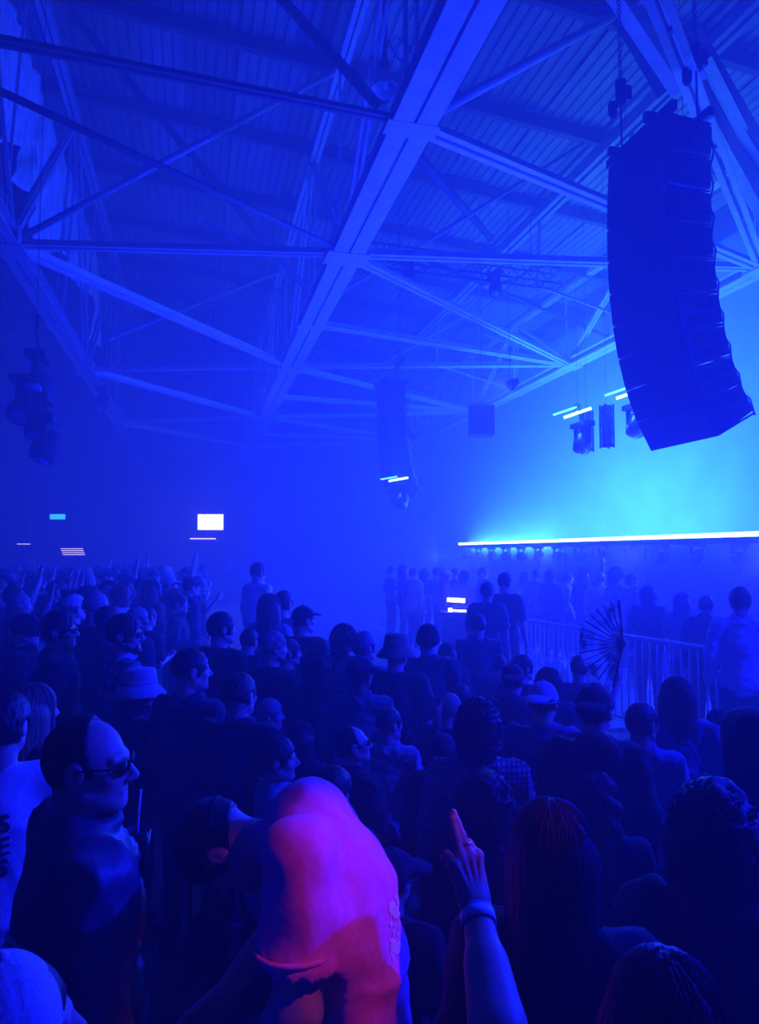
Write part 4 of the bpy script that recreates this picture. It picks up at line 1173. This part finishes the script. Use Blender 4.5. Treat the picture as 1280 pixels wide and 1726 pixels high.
# ------------------------------------------------------------------ the people one can pick out, front to back
F = 'people near the camera'
# lower left
crowd(152, 1205, 152, 55, key='satin', label='man with shaved head, thin spectacles and satin jacket in right profile', top='jacket', tcol='satin', hair='receding', hcol='brown', glasses=True, hy=30, hires=True, group=F)
crowd(14, 1600, 235, 30, 'person in pale cap cut off by the lower left corner', top='tee', tcol='lightgrey', hair='short', hat='cap', hatcol='pale', hatrot=95, hy=20, fixed=True, group=F)
crowd(4, 1168, 96, -32, key='white', label='person in white printed t-shirt at the left edge', top='tee', tcol='white', hair='short', hcol='black', hy=30, group=F)
crowd(58, 1153, 92, 25, 'woman with straight blonde hair behind the white t-shirt', sex='f', hair='straight', hcol='blonde', top='longsleeve', tcol='black', smin=.8, hy=10, group=F)
crowd(238, 1132, 72, 60, 'person in pale bucket hat and dark striped shirt', sex='f', hat='bucket', hatcol='pale', hair='bob', hcol='brown', top='longsleeve', tcol='stripe', hy=20, group=F)
crowd(212, 1038, 84, 55, 'bearded man with spectacles and pale plaid shirt in right profile', hair='short', hcol='brown', top='shirt', tcol='plaid', glasses=True, hy=30, beard='brown', hires=True, group=F)
crowd(102, 1032, 84, 60, 'man in spectacles and black jacket looking right, beside the plaid shirt', hair='short', hcol='brown', top='jacket', tcol='black', glasses=True, hy=20, hires=True, group=F)
crowd(322, 1094, 86, 30, 'man with cropped hair and dark collared shirt, ear towards the camera', hair='fade', hcol='brown', top='shirt', tcol='navy', hy=30, group=F)
crowd(366, 1092, 50, 50, 'man half hidden behind the dark collared shirt, facing right', hair='short', hcol='black', top='tee', tcol='black', hy=20, group=F)
crowd(404, 1134, 88, 12, 'broad man in black leather jacket seen from behind', hair='fade', hcol='brown', top='jacket', tcol='black', smax=1.12, hy=10, group=F)
crowd(456, 1177, 72, 65, 'older grey haired man looking right beside the leather jacket', hair='short', hcol='grey', top='jacket', tcol='black', hy=20, group=F)
crowd(468, 1238, 84, 70, 'person with tied dark hair and pale scarf in right profile', sex='f', hair='tied', hcol='brown', top='shirt', tcol='lightgrey', smin=.78, hy=10, skin='light', group=F)
crowd(508, 1236, 62, 30, 'small dim person behind the tied dark hair', sex='f', hair='long', hcol='brown', top='tee', tcol='charcoal', smin=.75, group=F)
# middle left
crowd(374, 1034, 64, 35, 'tall man with short dark hair rising above the misty gap', hair='short', hcol='black', top='tee', tcol='black', hy=20, group=F)
crowd(421, 1060, 48, 20, 'dark round head beside the tall short haired man', hair='crop', hcol='black', top='tee', tcol='black', group=F)
crowd(462, 1067, 68, 45, 'man in patterned headscarf looking right', hair=None, hat='scarf', hatcol='camo', top='tee', tcol='black', hy=20, beard='brown', group=F)
crowd(488, 1078, 56, 60, 'pale face just behind the patterned headscarf', hair='short', hcol='brown', top='tee', tcol='charcoal', hy=10, group=F)
crowd(511, 1023, 62, 20, 'man in dark baseball cap standing before the blue mist', hat='cap', hatcol='black', hair='fade', hcol='black', top='tee', tcol='black', hy=30, group=F)
crowd(536, 1096, 76, 10, 'woman with very long straight dark hair seen from behind', sex='f', hair='long', hcol='black', top='tee', tcol='black', smin=.8, group=F)
crowd(581, 1056, 58, 20, 'person with dark hair and pale sunglasses pushed up on top', sex='f', hair='curly', hcol='black', top='tee', tcol='navy', hy=20, group=F)
crowd(614, 1066, 58, 25, 'grey haired man behind the dark cap with its bill to the side', hair='short', hcol='grey', top='tee', tcol='blue', hy=20, group=F)
crowd(607, 1108, 84, 10, 'man in dark cap with the bill to the side and pale work shirt', hat='cap', hatcol='navy', hatrot=-60, hair='fade', hcol='black', top='shirt', tcol='grey', skin='brown', hy=20, group=F)
crowd(668, 1072, 72, 10, 'broad man in tan bucket hat and black top', hat='bucket', hatcol='tan', hair='short', hcol='brown', top='tee', tcol='black', hy=20, smax=1.12, group=F)
crowd(722, 1055, 62, 10, 'person in dark knitted beanie and quilted jacket', hat='beanie', hatcol='black', hair='crop', top='jacket', tcol='navy', hy=0, group=F)
crowd(754, 1084, 56, 15, 'woman with fair hair next to the knitted beanie', sex='f', hair='straight', hcol='lightbrown', top='longsleeve', tcol='charcoal', smin=.8, group=F)
crowd(742, 1112, 54, 60, 'person with pale pinned hair below the knitted beanie, looking right', sex='f', hair='tied', hcol='lightbrown', top='tee', tcol='black', smin=.78, hy=20, group=F)
crowd(806, 1036, 35, 0, 'lone man in loose shirt standing before the misty barrier gap', hair='crop', hcol='black', top='shirt', tcol='navy', smax=1.1, group=F)
# centre
crowd(655, 1191, 80, 20, 'man with cropped hair, big ear and pale blue shirt', hair='fade', hcol='brown', top='shirt', tcol='lightgrey', hy=30, group=F)
crowd(601, 1219, 72, 55, 'balding man in spectacles tilting his lit forehead back', hair='receding', hcol='brown', top='jacket', tcol='black', glasses=True, hy=20, hp=-10, smin=.84, group=F)
crowd(758, 1167, 66, 30, 'blonde woman with tied hair', sex='f', hair='ponytail', hcol='blonde', top='tee', tcol='charcoal', smin=.8, hy=20, group=F)
crowd(806, 1183, 92, 10, 'person with dark curly hair and finely checked shirt', hair='curly', hcol='black', top='shirt', tcol='check', skin='brown', group=F)
crowd(778, 1153, 52, 10, 'dark head just above the dark curly hair', hair='crop', hcol='black', top='tee', tcol='black', smin=.8, group=F)
crowd(748, 1262, 70, 15, 'small head in ribbed dark beanie behind the raised hand', hat='beanie', hatcol='charcoal', hair='crop', top='jacket', tcol='black', smin=.74, group=F)
crowd(562, 1290, 118, 25, 'dark haired person in black behind the pink shirt', hair='short', hcol='black', top='jacket', tcol='black', group=F, smin=.8)
# right
crowd(881, 1104, 56, 30, 'man with short dark hair and lit cheek behind two caps', hair='short', hcol='black', top='tee', tcol='navy', hy=30, group=F)
crowd(842, 1106, 46, 10, 'dark head between the lone man and the two caps', hair='crop', hcol='black', top='tee', tcol='navy', group=F)
crowd(864, 1120, 62, 10, 'person in dark cap just left of the pale cap', hat='cap', hatcol='charcoal', hatrot=180, hair='crop', top='hoodie', tcol='charcoal', smin=.82, group=F)
crowd(915, 1149, 78, 15, 'man in pale backward cap and denim jacket', hat='cap', hatcol='pale', hatrot=165, hair='fade', hcol='brown', top='jacket', tcol='denim', group=F, smin=.86)
crowd(1000, 1156, 100, 15, 'broad man in dark backward cap with thick bare neck', hat='cap', hatcol='black', hatrot=180, hair='buzz', hcol='brown', top='hoodie', tcol='black', hy=10, smax=1.15, group=F)
crowd(1080, 1183, 92, 25, 'dark haired person in lit blue shirt looking right', hair='crop', hcol='black', top='shirt', tcol='blue', hy=30, skin='tan', group=F)
crowd(925, 1128, 54, 20, 'dark head behind the pale backward cap', hair='curly', hcol='black', top='tee', tcol='navy', smin=.8, group=F)
crowd(976, 1104, 46, 5, 'short haired person holding up the open fan', hair='crop', hcol='brown', top='tee', tcol='navy', pk='fan', hy=20, smin=.8, group=F)
crowd(1140, 1142, 74, 15, 'woman with long loose hair in the haze by the barrier', sex='f', hair='long', hcol='brown', top='jacket', tcol='denim', smin=.82, group=F)
crowd(1262, 1196, 92, 10, 'hooded person at the right edge', hat='hood', hatcol='black', hair=None, top='hoodie', tcol='black', smin=.84, group=F)
crowd(1212, 1238, 60, 20, 'low dim person beside the hooded one', sex='f', hair='long', hcol='brown', top='tee', tcol='navy', smin=.72, group=F)
crowd(1008, 1302, 108, 20, 'person with rim lit wavy hair and lit cheek', sex='f', hair='long_wavy', hcol='brown', top='longsleeve', tcol='black', hy=20, smin=.8, group=F)
crowd(1204, 1333, 138, 25, 'person with rim lit curly hair and black coat', sex='f', hair='curly_long', hcol='brown', top='jacket', tcol='black', hy=10, group=F)
crowd(930, 1348, 140, 15, 'woman with long dark hair lit along one edge', sex='f', hair='long', hcol='black', top='longsleeve', tcol='black', smin=.82, group=F)
crowd(818, 1312, 130, 5, 'person with a great mass of frizzy dark hair', sex='f', hair='curly_big', hcol='black', top='jacket', tcol='black', smin=.8, group=F)
crowd(1118, 1592, 235, 20, 'nearest person with smooth dark hair at the lower right', sex='f', hair='bob', hcol='brown', top='longsleeve', tcol='black', hy=10, smin=.84, group=F)
crowd(662, 1432, 120, 30, 'person in dark cap behind the pink shirt', hat='cap', hatcol='charcoal', hatrot=-40, hair='short', top='tee', tcol='black', smin=.74, group=F)
# hazy people before the mist and beyond the barrier
H = 'hazy people beyond the gap'
crowd(436, 950, 30, 40, 'hazy person in white standing above the misty gap', hair='short', hcol='brown', top='shirt', tcol='white', group=H, smax=1.3)
crowd(456, 1003, 46, 30, 'hazy pale person left of a dark head in the mist', sex='f', hair='bob', hcol='lightbrown', top='tee', tcol='lightgrey', group=H)
crowd(479, 998, 44, 20, 'hazy dark head in the mist behind the baseball cap', hair='short', hcol='black', top='tee', tcol='grey', group=H)
crowd(385, 938, 17, 60, 'far hazy person in white under the glaring screen', hair='short', hcol='brown', top='tee', tcol='white', pk='one_up', group=H)
crowd(1247, 992, 44, 20, 'person in bright lit shirt behind the barrier at the right edge', hair='short', hcol='black', top='shirt', tcol='white', group=H, smax=1.1)
crowd(1190, 1004, 32, 30, 'dark person left of the bright lit shirt behind the barrier', hair='crop', hcol='black', top='hoodie', tcol='navy', group=H)
crowd(1092, 990, 28, 20, 'hazy wide dark person behind the barrier right of the fan', hair='curly', hcol='black', top='jacket', tcol='charcoal', group=H)
crowd(1150, 1000, 27, 50, 'hazy grey person behind the barrier between two dark ones', sex='f', hair='bob', hcol='brown', top='tee', tcol='grey', group=H)
crowd(852, 966, 32, 40, 'dark person by the lit control desk, taller one', hair='crop', hcol='black', top='tee', tcol='black', group=H)
crowd(822, 982, 30, 30, 'dark person by the lit control desk, shorter one', hair='short', hcol='black', top='tee', tcol='charcoal', group=H)
HX = [(660, 956), (680, 953), (698, 958), (715, 960), (738, 957), (752, 962), (768, 958), (783, 964), (815, 958), (885, 964), (905, 960), (930, 962), (958, 966), (985, 960), (1012, 966), (1040, 958), (1066, 968)]
HW = {'short': 'short', 'bob': 'bobbed', 'crop': 'cropped', 'curly': 'curly', 'fade': 'clipped', 'long': 'long', 'tied': 'tied back'}
TW = {'tee': 't-shirt', 'shirt': 'shirt', 'jacket': 'jacket', 'hoodie': 'hooded top'}
CW = {'lightbrown': 'light brown', 'lightgrey': 'light grey'}
for i, (x, y) in enumerate(HX):
    hr, hc, tp, tc = ['short', 'bob', 'crop', 'curly'][i % 4], ['black', 'brown', 'lightbrown'][i % 3], ['tee', 'shirt', 'jacket'][i % 3], ['grey', 'navy', 'lightgrey', 'black', 'pale'][i % 5]
    lb = f"tiny hazy onlooker before the stage, {HW[hr]} {CW.get(hc, hc)} hair, {CW.get(tc, tc)} {TW[tp]}" + (', arm raised' if i in (9, 13) else '')
    crowd(x, y, 15.5 + (i % 3) * 1.2 + i * .15, 60 + 40 * math.sin(i * 1.7), lb, sex='mf'[i % 2], hair=['short', 'bob', 'crop', 'curly'][i % 4], hcol=['black', 'brown', 'lightbrown'][i % 3],
          top=['tee', 'shirt', 'jacket'][i % 3], tcol=['grey', 'navy', 'lightgrey', 'black', 'pale'][i % 5], pk='one_up' if i in (9, 13) else 'down', hat='cap' if i in (5,) else None, hatcol='pale', group='row of onlookers before the stage', smax=1.08, shoes=False)

OBST.append((ground(540, 1400, 1.78), .48)); OBST.append((ground(905, 1706, .80), .42))
for q0, q1 in ((B[0], B[1]), (B[1], B[2]), (B[2], B[3]), (a, b)):
    for n in range(13):
        q = q0 + (q1 - q0) * (n / 12); OBST.append((Vector((q.x, q.y, 0)), .33))
for n in (-.4, 0, .4): OBST.append((px(800, 1030, 13.6).xy.to_3d() + Vector((n, 0, 0)), .6))
BUILT = flush()
# ------------------------------------------------------------------ packed crowd on the left
G = 'packed crowd on the left'
cell = .62; cands = []
fx, fy = math.sin(YAW), math.cos(YAW)
for i in range(60):
    for j in range(60):
        c = -10.5 + i * cell; d = 4.9 + j * cell * .9            # across and along the view axis
        c += random.uniform(-.13, .13) + (cell / 2 if j % 2 else 0); d += random.uniform(-.12, .12)
        sx = 640 + FPX * c / d
        edge = 335 if d > 8 else 235 + (d - 4.9) * 30
        if -40 < sx < edge + 12 * math.sin(d * 3) and d < 21:
            cands.append((d, c, sx))
cands.sort()
variants = []
for n, (d, c, sx) in enumerate(cands):
    P0 = Vector((c * fy + d * fx, d * fy - c * fx, 0))
    if P0.x < X0 + .5: continue
    if any((P0 - q).length < .48 for q, _ in PLACED): continue
    s = random.uniform(.90, 1.06); PLACED.append((P0, s))
    sex = random.choice('mmf'); pk = random.choices(['down', 'front', 'phone', 'one_up', 'up'], [10, 5, 1, 1, 1])[0]
    hat = random.choices([None, 'cap', 'beanie', 'bucket'], [8, 3, 1, 1])[0]
    hair = random.choice(['short', 'crop', 'fade']) if sex == 'm' else random.choice(['long', 'bob', 'tied', 'curly'])
    if hat and hair == 'curly': hair = 'bob'
    rows = 'near' if d < 8 else ('middle' if d < 13 else 'far')
    hcol = random.choice(['black', 'black', 'brown', 'lightbrown', 'grey']); hatcol = random.choice(['black', 'charcoal', 'pale', 'navy'])
    top = random.choice(['tee', 'shirt', 'jacket', 'hoodie']) if pk in ('down', 'front') else 'tee'; tcol = random.choice(['black', 'black', 'charcoal', 'navy', 'grey', 'plaid', 'pale', 'olive'])
    hw = {'cap': 'baseball cap', 'beanie': 'beanie', 'bucket': 'bucket hat'}
    look = f'in {hatcol} {hw[hat]}' if hat else f"with {HW[hair]} {CW.get(hcol, hcol)} hair"
    lb = f'concertgoer {look}, {tcol} {TW[top]}' + {'down': '', 'front': ', hands joined', 'phone': ', one hand at chin', 'one_up': ', one arm raised', 'up': ', both arms raised'}[pk] + f', {rows} packed rows'
    person(P0, 62 + random.uniform(-25, 25), s, lb, sex=sex, pk=pk, hair=hair, hcol=hcol, hat=hat, hatcol=hatcol,
           hatrot=random.choice([0, 0, 180]), top=top, tcol=tcol,
           skin=random.choice(['light', 'light', 'tan', 'brown']), hy=random.choice([-10, 0, 10]), group=f'{G}, {rows} rows', shoes=False)
# ------------------------------------------------------------------ person in the pink t-shirt, bowed forward
M_PINK = mat('pink_cotton', (.88, .20, .58), .85, noise=.08, nscale=40, bump=.1)
M_TATTOO = mat('tattooed_skin', (.55, .34, .28), .5, nscale=26, color2=(.22, .28, .5), stretch=(1, 1, .6))
from mathutils.bvhtree import BVHTree
def pink_person():
    D = 1.78
    # axes of the picture: r to the right, f away from the camera
    r = Vector((math.cos(YAW), -math.sin(YAW), 0)); f = Vector((math.sin(YAW), math.cos(YAW), 0))
    base = px(540, 1400, D); base.z = 0
    def P(a, b, z): return np.array((a, b, z))
    # local x = picture right, y = away
    hipz = .95; sh = P(-.02, 0, 1.45); chest = P(.03, 0, 1.30); nk = P(-.12, .08, 1.40); hd = P(-.215, .01, 1.43)
    g = SDF((-.42, -.36, -.01), (.42, .40, 1.66), .014)
    g.add(caps((.07, 0, hipz), chest, .135, .15, (.95, 1.15, 1)), 0); g.add(caps(chest, sh, .15, .10, (.9, 1.35, 1)), .06)
    g.add(caps(sh, nk, .075, .058), .05)
    for s in (-1, 1):
        g.add(caps((.07, s * .09, .92), (.05, s * .10, .50), .085, .058), .03); g.add(caps((.05, s * .10, .50), (.08, s * .10, .09), .056, .04), .02)
        g.add(caps((.11, s * .105, .045), (-.08, s * .11, .036), .036, .03), .02)
    shn = P(-.035, -.19, 1.47); eln = P(-.03, -.22, 1.19); wrn = P(-.19, -.20, .98)
    shf = P(-.02, .19, 1.45); elf = P(-.10, .22, 1.17); wrf = P(-.26, .12, 1.00)
    for a, b, c in ((shn, eln, wrn), (shf, elf, wrf)): g.add(caps(a, b, .058, .046), .04); g.add(caps(b, c, .045, .030), .02)
    V, Fq = g.net()
    HV, HF = get_head('m'); M = Matrix.Rotation(math.radians(90), 3, 'Z')                 # face to the picture left
    M = Matrix.Rotation(math.radians(-80), 3, 'Y') @ M                                      # and bowed
    HV = rotv(HV, M, PIV) + (np.array((-.13, .11, 1.375)) - np.array(PIV)).astype(np.float32)
    h1 = place_hand(get_hand(.5), wrn, wrn - eln, (.3, 1, 0), False); h2 = place_hand(get_hand(.5), wrf, wrf - elf, (.3, -1, 0), True)
    me = np_mesh('person', *(lambda a: (a[0], [a[1]]))(merge((V, Fq), (HV, HF), h1, h2)))
    o = link('person', me, SKIN['light'], None, base, (0, 0, -YAW)); tag(o, 'person in bright pink t-shirt bowing forward, tattooed arm hanging', 'person', 'people near the camera')
    g = SDF((-.45, -.40, .80), (.45, .44, 1.68), .0095)
    g.add(caps((.08, 0, .92), chest, .165, .170, (.95, 1.15, 1)), 0); g.add(caps(chest, sh + P(0, 0, .008), .168, .115, (.92, 1.35, 1)), .06)
    for a, b in ((shn, eln), (shf, elf)):
        e = a + (b - a) * .64; g.add(caps(a + P(0, 0, .005), e, .078, .088), .05)
        g.cut(caps(e + (b - a) * .30, e + (b - a) * .8, .10, .10), .004)
    g.add(caps(sh, nk, .092, .072), .04)
    g.plane((0, 0, -1), -.84)
    V, Fq = g.net()
    n = vnoise(V * np.array((1, 1, .5)), 22, 5) * .7 + vnoise(V, 48, 6) * .35
    ridge = np.sin((V[:, 0] * .8 + V[:, 2] * .6) * 38 + 2 * vnoise(V, 10, 8)) * .35
    rd = (1 - np.abs(vnoise(V * np.array((1, 1, .6)), 17, 9))) ** 3 * 1.5
    V = displace(V, Fq, .010 * (n + ridge + rd - .6)); t = link('t_shirt', np_mesh('t_shirt', V, [Fq]), M_PINK, o)
    # sleeve hem and printed patch
    e = shn + (eln - shn) * .62; d = Vector(eln - shn).normalized(); mb = MB(); Mx, _ = mb.frame(e, e + np.array(d) * .02); pts = [Mx @ Vector((.089 * math.cos(a / 20 * 6.283), .089 * math.sin(a / 20 * 6.283), 0)) for a in range(20)]
    mb.tube(pts, .006, 6, closed=True).build('sleeve_hem', M_PINK, t, True)
    rr = random.Random(5); bv = BVHTree.FromPolygons([tuple(v) for v in V], [tuple(q) for q in Fq]); mb = MB()
    for i in range(40):
        a = Vector((.3, -.12 + rr.uniform(-.03, .03), 1.27 + rr.uniform(-.065, .065))); hit, nr, _, _ = bv.ray_cast(a, Vector((-1, .35, 0)))
        if hit is None: continue
        M_, _l = mb.frame(hit, hit + nr); mb.box((0, 0, .001), (rr.uniform(.008, .022), rr.uniform(.006, .016), .003), M_)
    mb.build('silver_print', M_PALE, t)
    # tattooed forearm skin shows as a sleeve-like layer of ink
    g = SDF(np.minimum(eln, wrn) - .1, np.maximum(shn, eln) + .1, .009)
    g.add(caps(shn + (eln - shn) * .45, eln, .0565, .049), 0); g.add(caps(eln, wrn + (eln - wrn) * .1, .049, .034), .02); g.add(ell(eln + P(.03, -.01, -.02), (.026, .026, .03)), .02)
    V, Fq = g.net(); V = displace(V, Fq, .0015 * vnoise(V, 60, 2)); link('tattoo', np_mesh('tattoo', V, [Fq]), M_TATTOO, o)
    tr = SDF((-.25, -.3, .0), (.3, .3, 1.05), .018)
    tr.add(ell((.07, 0, .92), (.165, .17, .13)), 0)
    for s in (-1, 1): tr.add(caps((.07, s * .09, .92), (.05, s * .10, .50), .10, .076), .03); tr.add(caps((.05, s * .10, .50), (.08, s * .10, .06), .074, .06), .02)
    tr.plane((0, 0, 1), .98); tr.plane((0, 0, -1), -.05); V, Fq = tr.net(); link('trousers', np_mesh('trousers', V, [Fq]), CL['black'], o)
    for s in (-1, 1): link('shoe', shoe_mesh(), CL['black'], o, (.10, s * .105, 0), (0, 0, math.radians(90)))
    M4 = Matrix.Translation(Vector((-.13, .11, 1.375))) @ M.to_4x4() @ Matrix.Translation(-Vector(PIV))
    for nm, me, mt in (('hair', hair_mesh('fade'), HAIR['black']),):
        c = link(nm, me, mt, o); c.location = M4.to_translation(); c.rotation_euler = M4.to_euler()
    parts = hat_parts('cap'); c = link('baseball_cap', parts[0][1], CL['black'], o); c.location = M4.to_translation(); c.rotation_euler = M4.to_euler()
    for pn, me in parts[1:]: link(pn, me, CL['black'], c)
    return o
pink_person()
# red lamp added out of view only to redden the pink shirt
lp = px(540, 1400, 1.78) + Vector((2.0, -2.0, 2.6))
t = empty('added_red_lamp', lp); tag(t, 'small added red lamp out of view, reddening the pink shirt', 'lamp')
aim = (px(560, 1560, 1.7) - lp).normalized(); q = aim.to_track_quat('Z', 'Y').to_euler()
MB().lathe([(.10, -.25), (.11, -.02), (.115, 0), (.10, -.004), (.09, -.2)], 18, None, False).build('can', M_BLACK, t, True, rot=q)
MB().tube([(0, 0, .1), (0, 0, roof_z(lp.x) - lp.z - .1)], .02, 6).build('drop_pipe', M_BLACK, t)
spot('added_red_light', lp + aim * .05, px(515, 1590, 1.68), 165, (1.0, .10, .16), 9.2, .6, .05)

# ------------------------------------------------------------------ raised hand of a person below the frame
def hand_person():
    D = .80; s = .86
    sh0 = px(905, 1706, D); base = Vector((sh0.x, sh0.y, 0)) + Vector((-.02, 0, 0))
    tip = px(764, 1362, 1.26); wr = px(803, 1532, 1.20); el = px(842, 1745, 1.03)
    r = Vector((math.cos(YAW), -math.sin(YAW), 0)); f = Vector((math.sin(YAW), math.cos(YAW), 0))
    def loc(p): q = p - base; return np.array((q.dot(r), q.dot(f), q.z)) / s
    POSES['raised'] = pose((.245, -.03, 1.13), (.255, .05, .89), loc(el), loc(wr), hd_l=loc(tip) - loc(wr), palm_l=(-.45, .9, .1), curl=.12)
    o = person(base, 0, s, 'person below the frame raising one hand with a ring and wristband', sex='f', pk='raised', hair='bob', hcol='black', top='tee', tcol='black', group='people near the camera')
    # replace the coarse hand by a fine one
    P = POSES['raised']; sh, e, w, hd, pl = P[L_]
    g = SDF((-.09, -.06, -.12), (.11, .13, .25), .0032)
    kn = [(.030, .088, .070, .95, -.02), (.010, .094, .080, .05, -.085), (-.010, .090, .074, .05, .085), (-.029, .080, .057, .85, .02)]
    for i, (x, z, L, cu, fan) in enumerate(kn):
        g.add(caps((x * .55, 0, .006), (x, 0, z), .0135, .0118, (1, .95, 1)), .012)
        g.add(ell((x, -.006, z), (.0105, .009, .012)), .006)
        a = cu * .7; p = np.array((x, 0, z))
        for j, l in enumerate((L * .48, L * .30, L * .26)):
            d = np.array((math.sin(fan), math.sin(a), math.cos(a))); q = p + d * l
            g.add(caps(p, q, .0090 - .0009 * j, .0084 - .0010 * j), .003 if j else .007); g.add(ell(q - d * .002, (.0088 - .0009 * j,) * 3), .003)
            p = q; a += cu * 1.6
    g.add(caps((.012, .004, .016), (.034, .016, .050), .0155, .0125), .014); g.add(caps((.034, .016, .050), (.036, .030, .078), .0115, .0102), .005); g.add(caps((.036, .030, .078), (.030, .040, .100), .0100, .0082), .003)
    g.add(caps((0, 0, -.11), (0, 0, .012), .029, .0245, (1, .78, 1)), .02)
    for x in (-.02, -.007, .007, .02): g.add(caps((x * .5, -.013, .02), (x * 1.3, -.0125, .082), .0022, .003), .006)
    hv, hf = place_hand(g.net(), w, hd, pl, False)
    # arm up to the wrist keeps the body mesh; the hand is joined into it
    bb = SDF(np.minimum(np.minimum(sh, e), w) - .12, np.maximum(np.maximum(sh, e), w) + .12, .008)
    bb.add(caps(sh, e, .05, .042), 0); bb.add(caps(e, w, .043, .027), .02); bb.add(caps(e + (w - e) * .1, e + (w - e) * .5, .045, .038), .02)
    av = bb.net()
    P2 = dict(P)
    g2 = SDF((-.36, -.25, 0), (.36, .30, 1.56), .019); torso(g2, 0, 'f'); legs(g2, 0); feet(g2, 0); g2.add(caps((0, -.03, 1.53), (0, -.035, 1.42), .048, .055), .03)
    shr, elr, wrr, hdr, plr = P[R]; g2.add(caps(shr, elr, .052, .043), .03); g2.add(caps(elr, wrr, .043, .028), .02)
    rh = place_hand(get_hand(.4), wrr, hdr, plr, True)
    V, Fq = merge(g2.net(), get_head('f'), av, (hv, hf), rh)
    me = np_mesh('person', V, [Fq]); me.materials.append(SKIN['light']); o.data = me
    def at(t): return Vector(e + (w - e) * t)
    ax = Vector(w - e).normalized(); Mx, _ = MB().frame(at(.93), at(.93) + ax)
    for k, (tt, rad, h, m) in enumerate(((.90, .0315, .011, M_PALE), (.955, .0300, .005, CL['pale']))):
        Mx, _ = MB().frame(at(tt), at(tt) + ax)
        MB().lathe([(rad, -h), (rad + .0025, -h), (rad + .0025, h), (rad, h)], 24, Mx, False).build('wristband', m, o, True)
    Mx = Matrix(((0, 0, 0, 0),) * 4)
    z = Vector(hd).normalized(); y = Vector(pl); y = (y - z * y.dot(z)).normalized(); x = y.cross(z)
    c = Vector(w) + x * .010 + z * .113; fr, _ = MB().frame(c, c + z)
    MB().lathe([(.0092, -.003), (.0108, -.003), (.0108, .003), (.0092, .003)], 18, fr, False).build('ring', M_ALU, o, True)
    fr2 = Matrix(((x.x, -z.x, -y.x, 0), (x.y, -z.y, -y.y, 0), (x.z, -z.z, -y.z, 0), (0, 0, 0, 1)))
    return o
hand_person()

# ------------------------------------------------------------------ open folding fan held up
M_FANR = mat('dark_fan_rib', (.012, .012, .014), .5)
M_FANL = mat('printed_fan_leaf', (.70, .72, .76), .8, nscale=9, color2=(.05, .05, .08))
_nt = M_FANL.node_tree; _b = _nt.nodes['Principled BSDF']; _tr = _nt.nodes.new('ShaderNodeBsdfTranslucent'); _mx = _nt.nodes.new('ShaderNodeMixShader'); _mx.inputs[0].default_value = .6
_o = [n for n in _nt.nodes if n.type == 'OUTPUT_MATERIAL'][0]; _nt.links.new(_b.inputs['Base Color'].links[0].from_socket, _tr.inputs[0]); _nt.links.new(_b.outputs[0], _mx.inputs[1]); _nt.links.new(_tr.outputs[0], _mx.inputs[2]); _nt.links.new(_mx.outputs[0], _o.inputs[0])
piv = px(1050, 1086, 4.85)
t = empty('folding_fan', piv, -YAW); tag(t, 'open folding fan with dark ribs and pale printed leaf held above the crowd', 'fan')
RF = .30; NF = 15; A0, A1 = math.radians(94), math.radians(256)
rib = MB().box((RF / 2 - .01, 0, 0), (RF + .02, .004, .007)).mesh('rib')
for i in range(NF + 1):
    a = A0 + (A1 - A0) * i / NF
    link('rib', rib, M_FANR, t, (0, -.003 if i % 2 else .003, 0), (0, -a, 0), (1.0, 1, 2.4 if i in (0, NF) else 1))
for i in range(NF):
    a, b = A0 + (A1 - A0) * i / NF, A0 + (A1 - A0) * (i + 1) / NF; vs = []
    for th, yy in ((a, -.005), ((a + b) / 2, .009), (b, -.005)):
        for rr in (RF * .34, RF * .99): vs.append((rr * math.cos(th), yy, rr * math.sin(th)))
    MB().raw(vs, [(0, 2, 3, 1), (2, 4, 5, 3)]).build('leaf_panel', M_FANL, t)
MB().tube([(0, -.012, 0), (0, .012, 0)], .009, 10).build('rivet', M_ALU, t)

# sunglasses pushed up on the dark hair, print on the white shirt, jacket trims
def marks_on_white(o):
    sh = [c for c in o.children if c.name.startswith('t_shirt')][0]; me = sh.data
    bv = BVHTree.FromPolygons([v.co.copy() for v in me.vertices], [tuple(p.vertices) for p in me.polygons])
    for ch, z in (('S', 1.315), ('E', 1.235), ('S', 1.155)):
        hit, nr, _, _ = bv.ray_cast(Vector((.008, -.6, z)), Vector((0, 1, 0)))
        text('printed_letter', ch, .09, CL['navy'], sh, hit + Vector((0, -.006, 0)), (math.pi / 2, 0, 0), .006)
marks_on_white(BUILT['white'])
# drink with a straw held low beside the spectacled man
p = px(229, 1432, 1.9)
t = empty('plastic_cup', p); tag(t, 'small clear cup with a pale straw beside the satin jacket', 'cup')
M_CUP = mat('smoky_plastic', (.10, .10, .12), .2)
MB().lathe([(.028, -.06), (.03, -.06), (.038, .05), (.036, .05), (.027, -.055)], 18, None, False).build('cup', M_CUP, t, True)
MB().tube([(0, 0, -.04), (.006, 0, .10), (.010, 0, .155)], .0032, 6).build('straw', M_PALE, t, True)

# pale double stripe across the back of the satin jacket
def jacket_stripe(o):
    sh = [c for c in o.children if c.name.startswith('jacket')][0]; me = sh.data
    bv = BVHTree.FromPolygons([v.co.copy() for v in me.vertices], [tuple(p.vertices) for p in me.polygons])
    for k, z in enumerate((1.262, 1.236)):
        pts = []
        for i in range(26):
            a = math.radians(232 + 75 * i / 25); d = Vector((math.cos(a), math.sin(a), 0)); c = Vector((0, 0, z - .03 * (i / 25) ** 2))
            hit, nr, _, _ = bv.ray_cast(c + d * .8, -d)
            if hit is not None: pts.append(hit + d * .003)
        MB().tube(pts, .0075, 6).build('pale_stripe', CL['white'], sh, True)
jacket_stripe(BUILT['satin'])
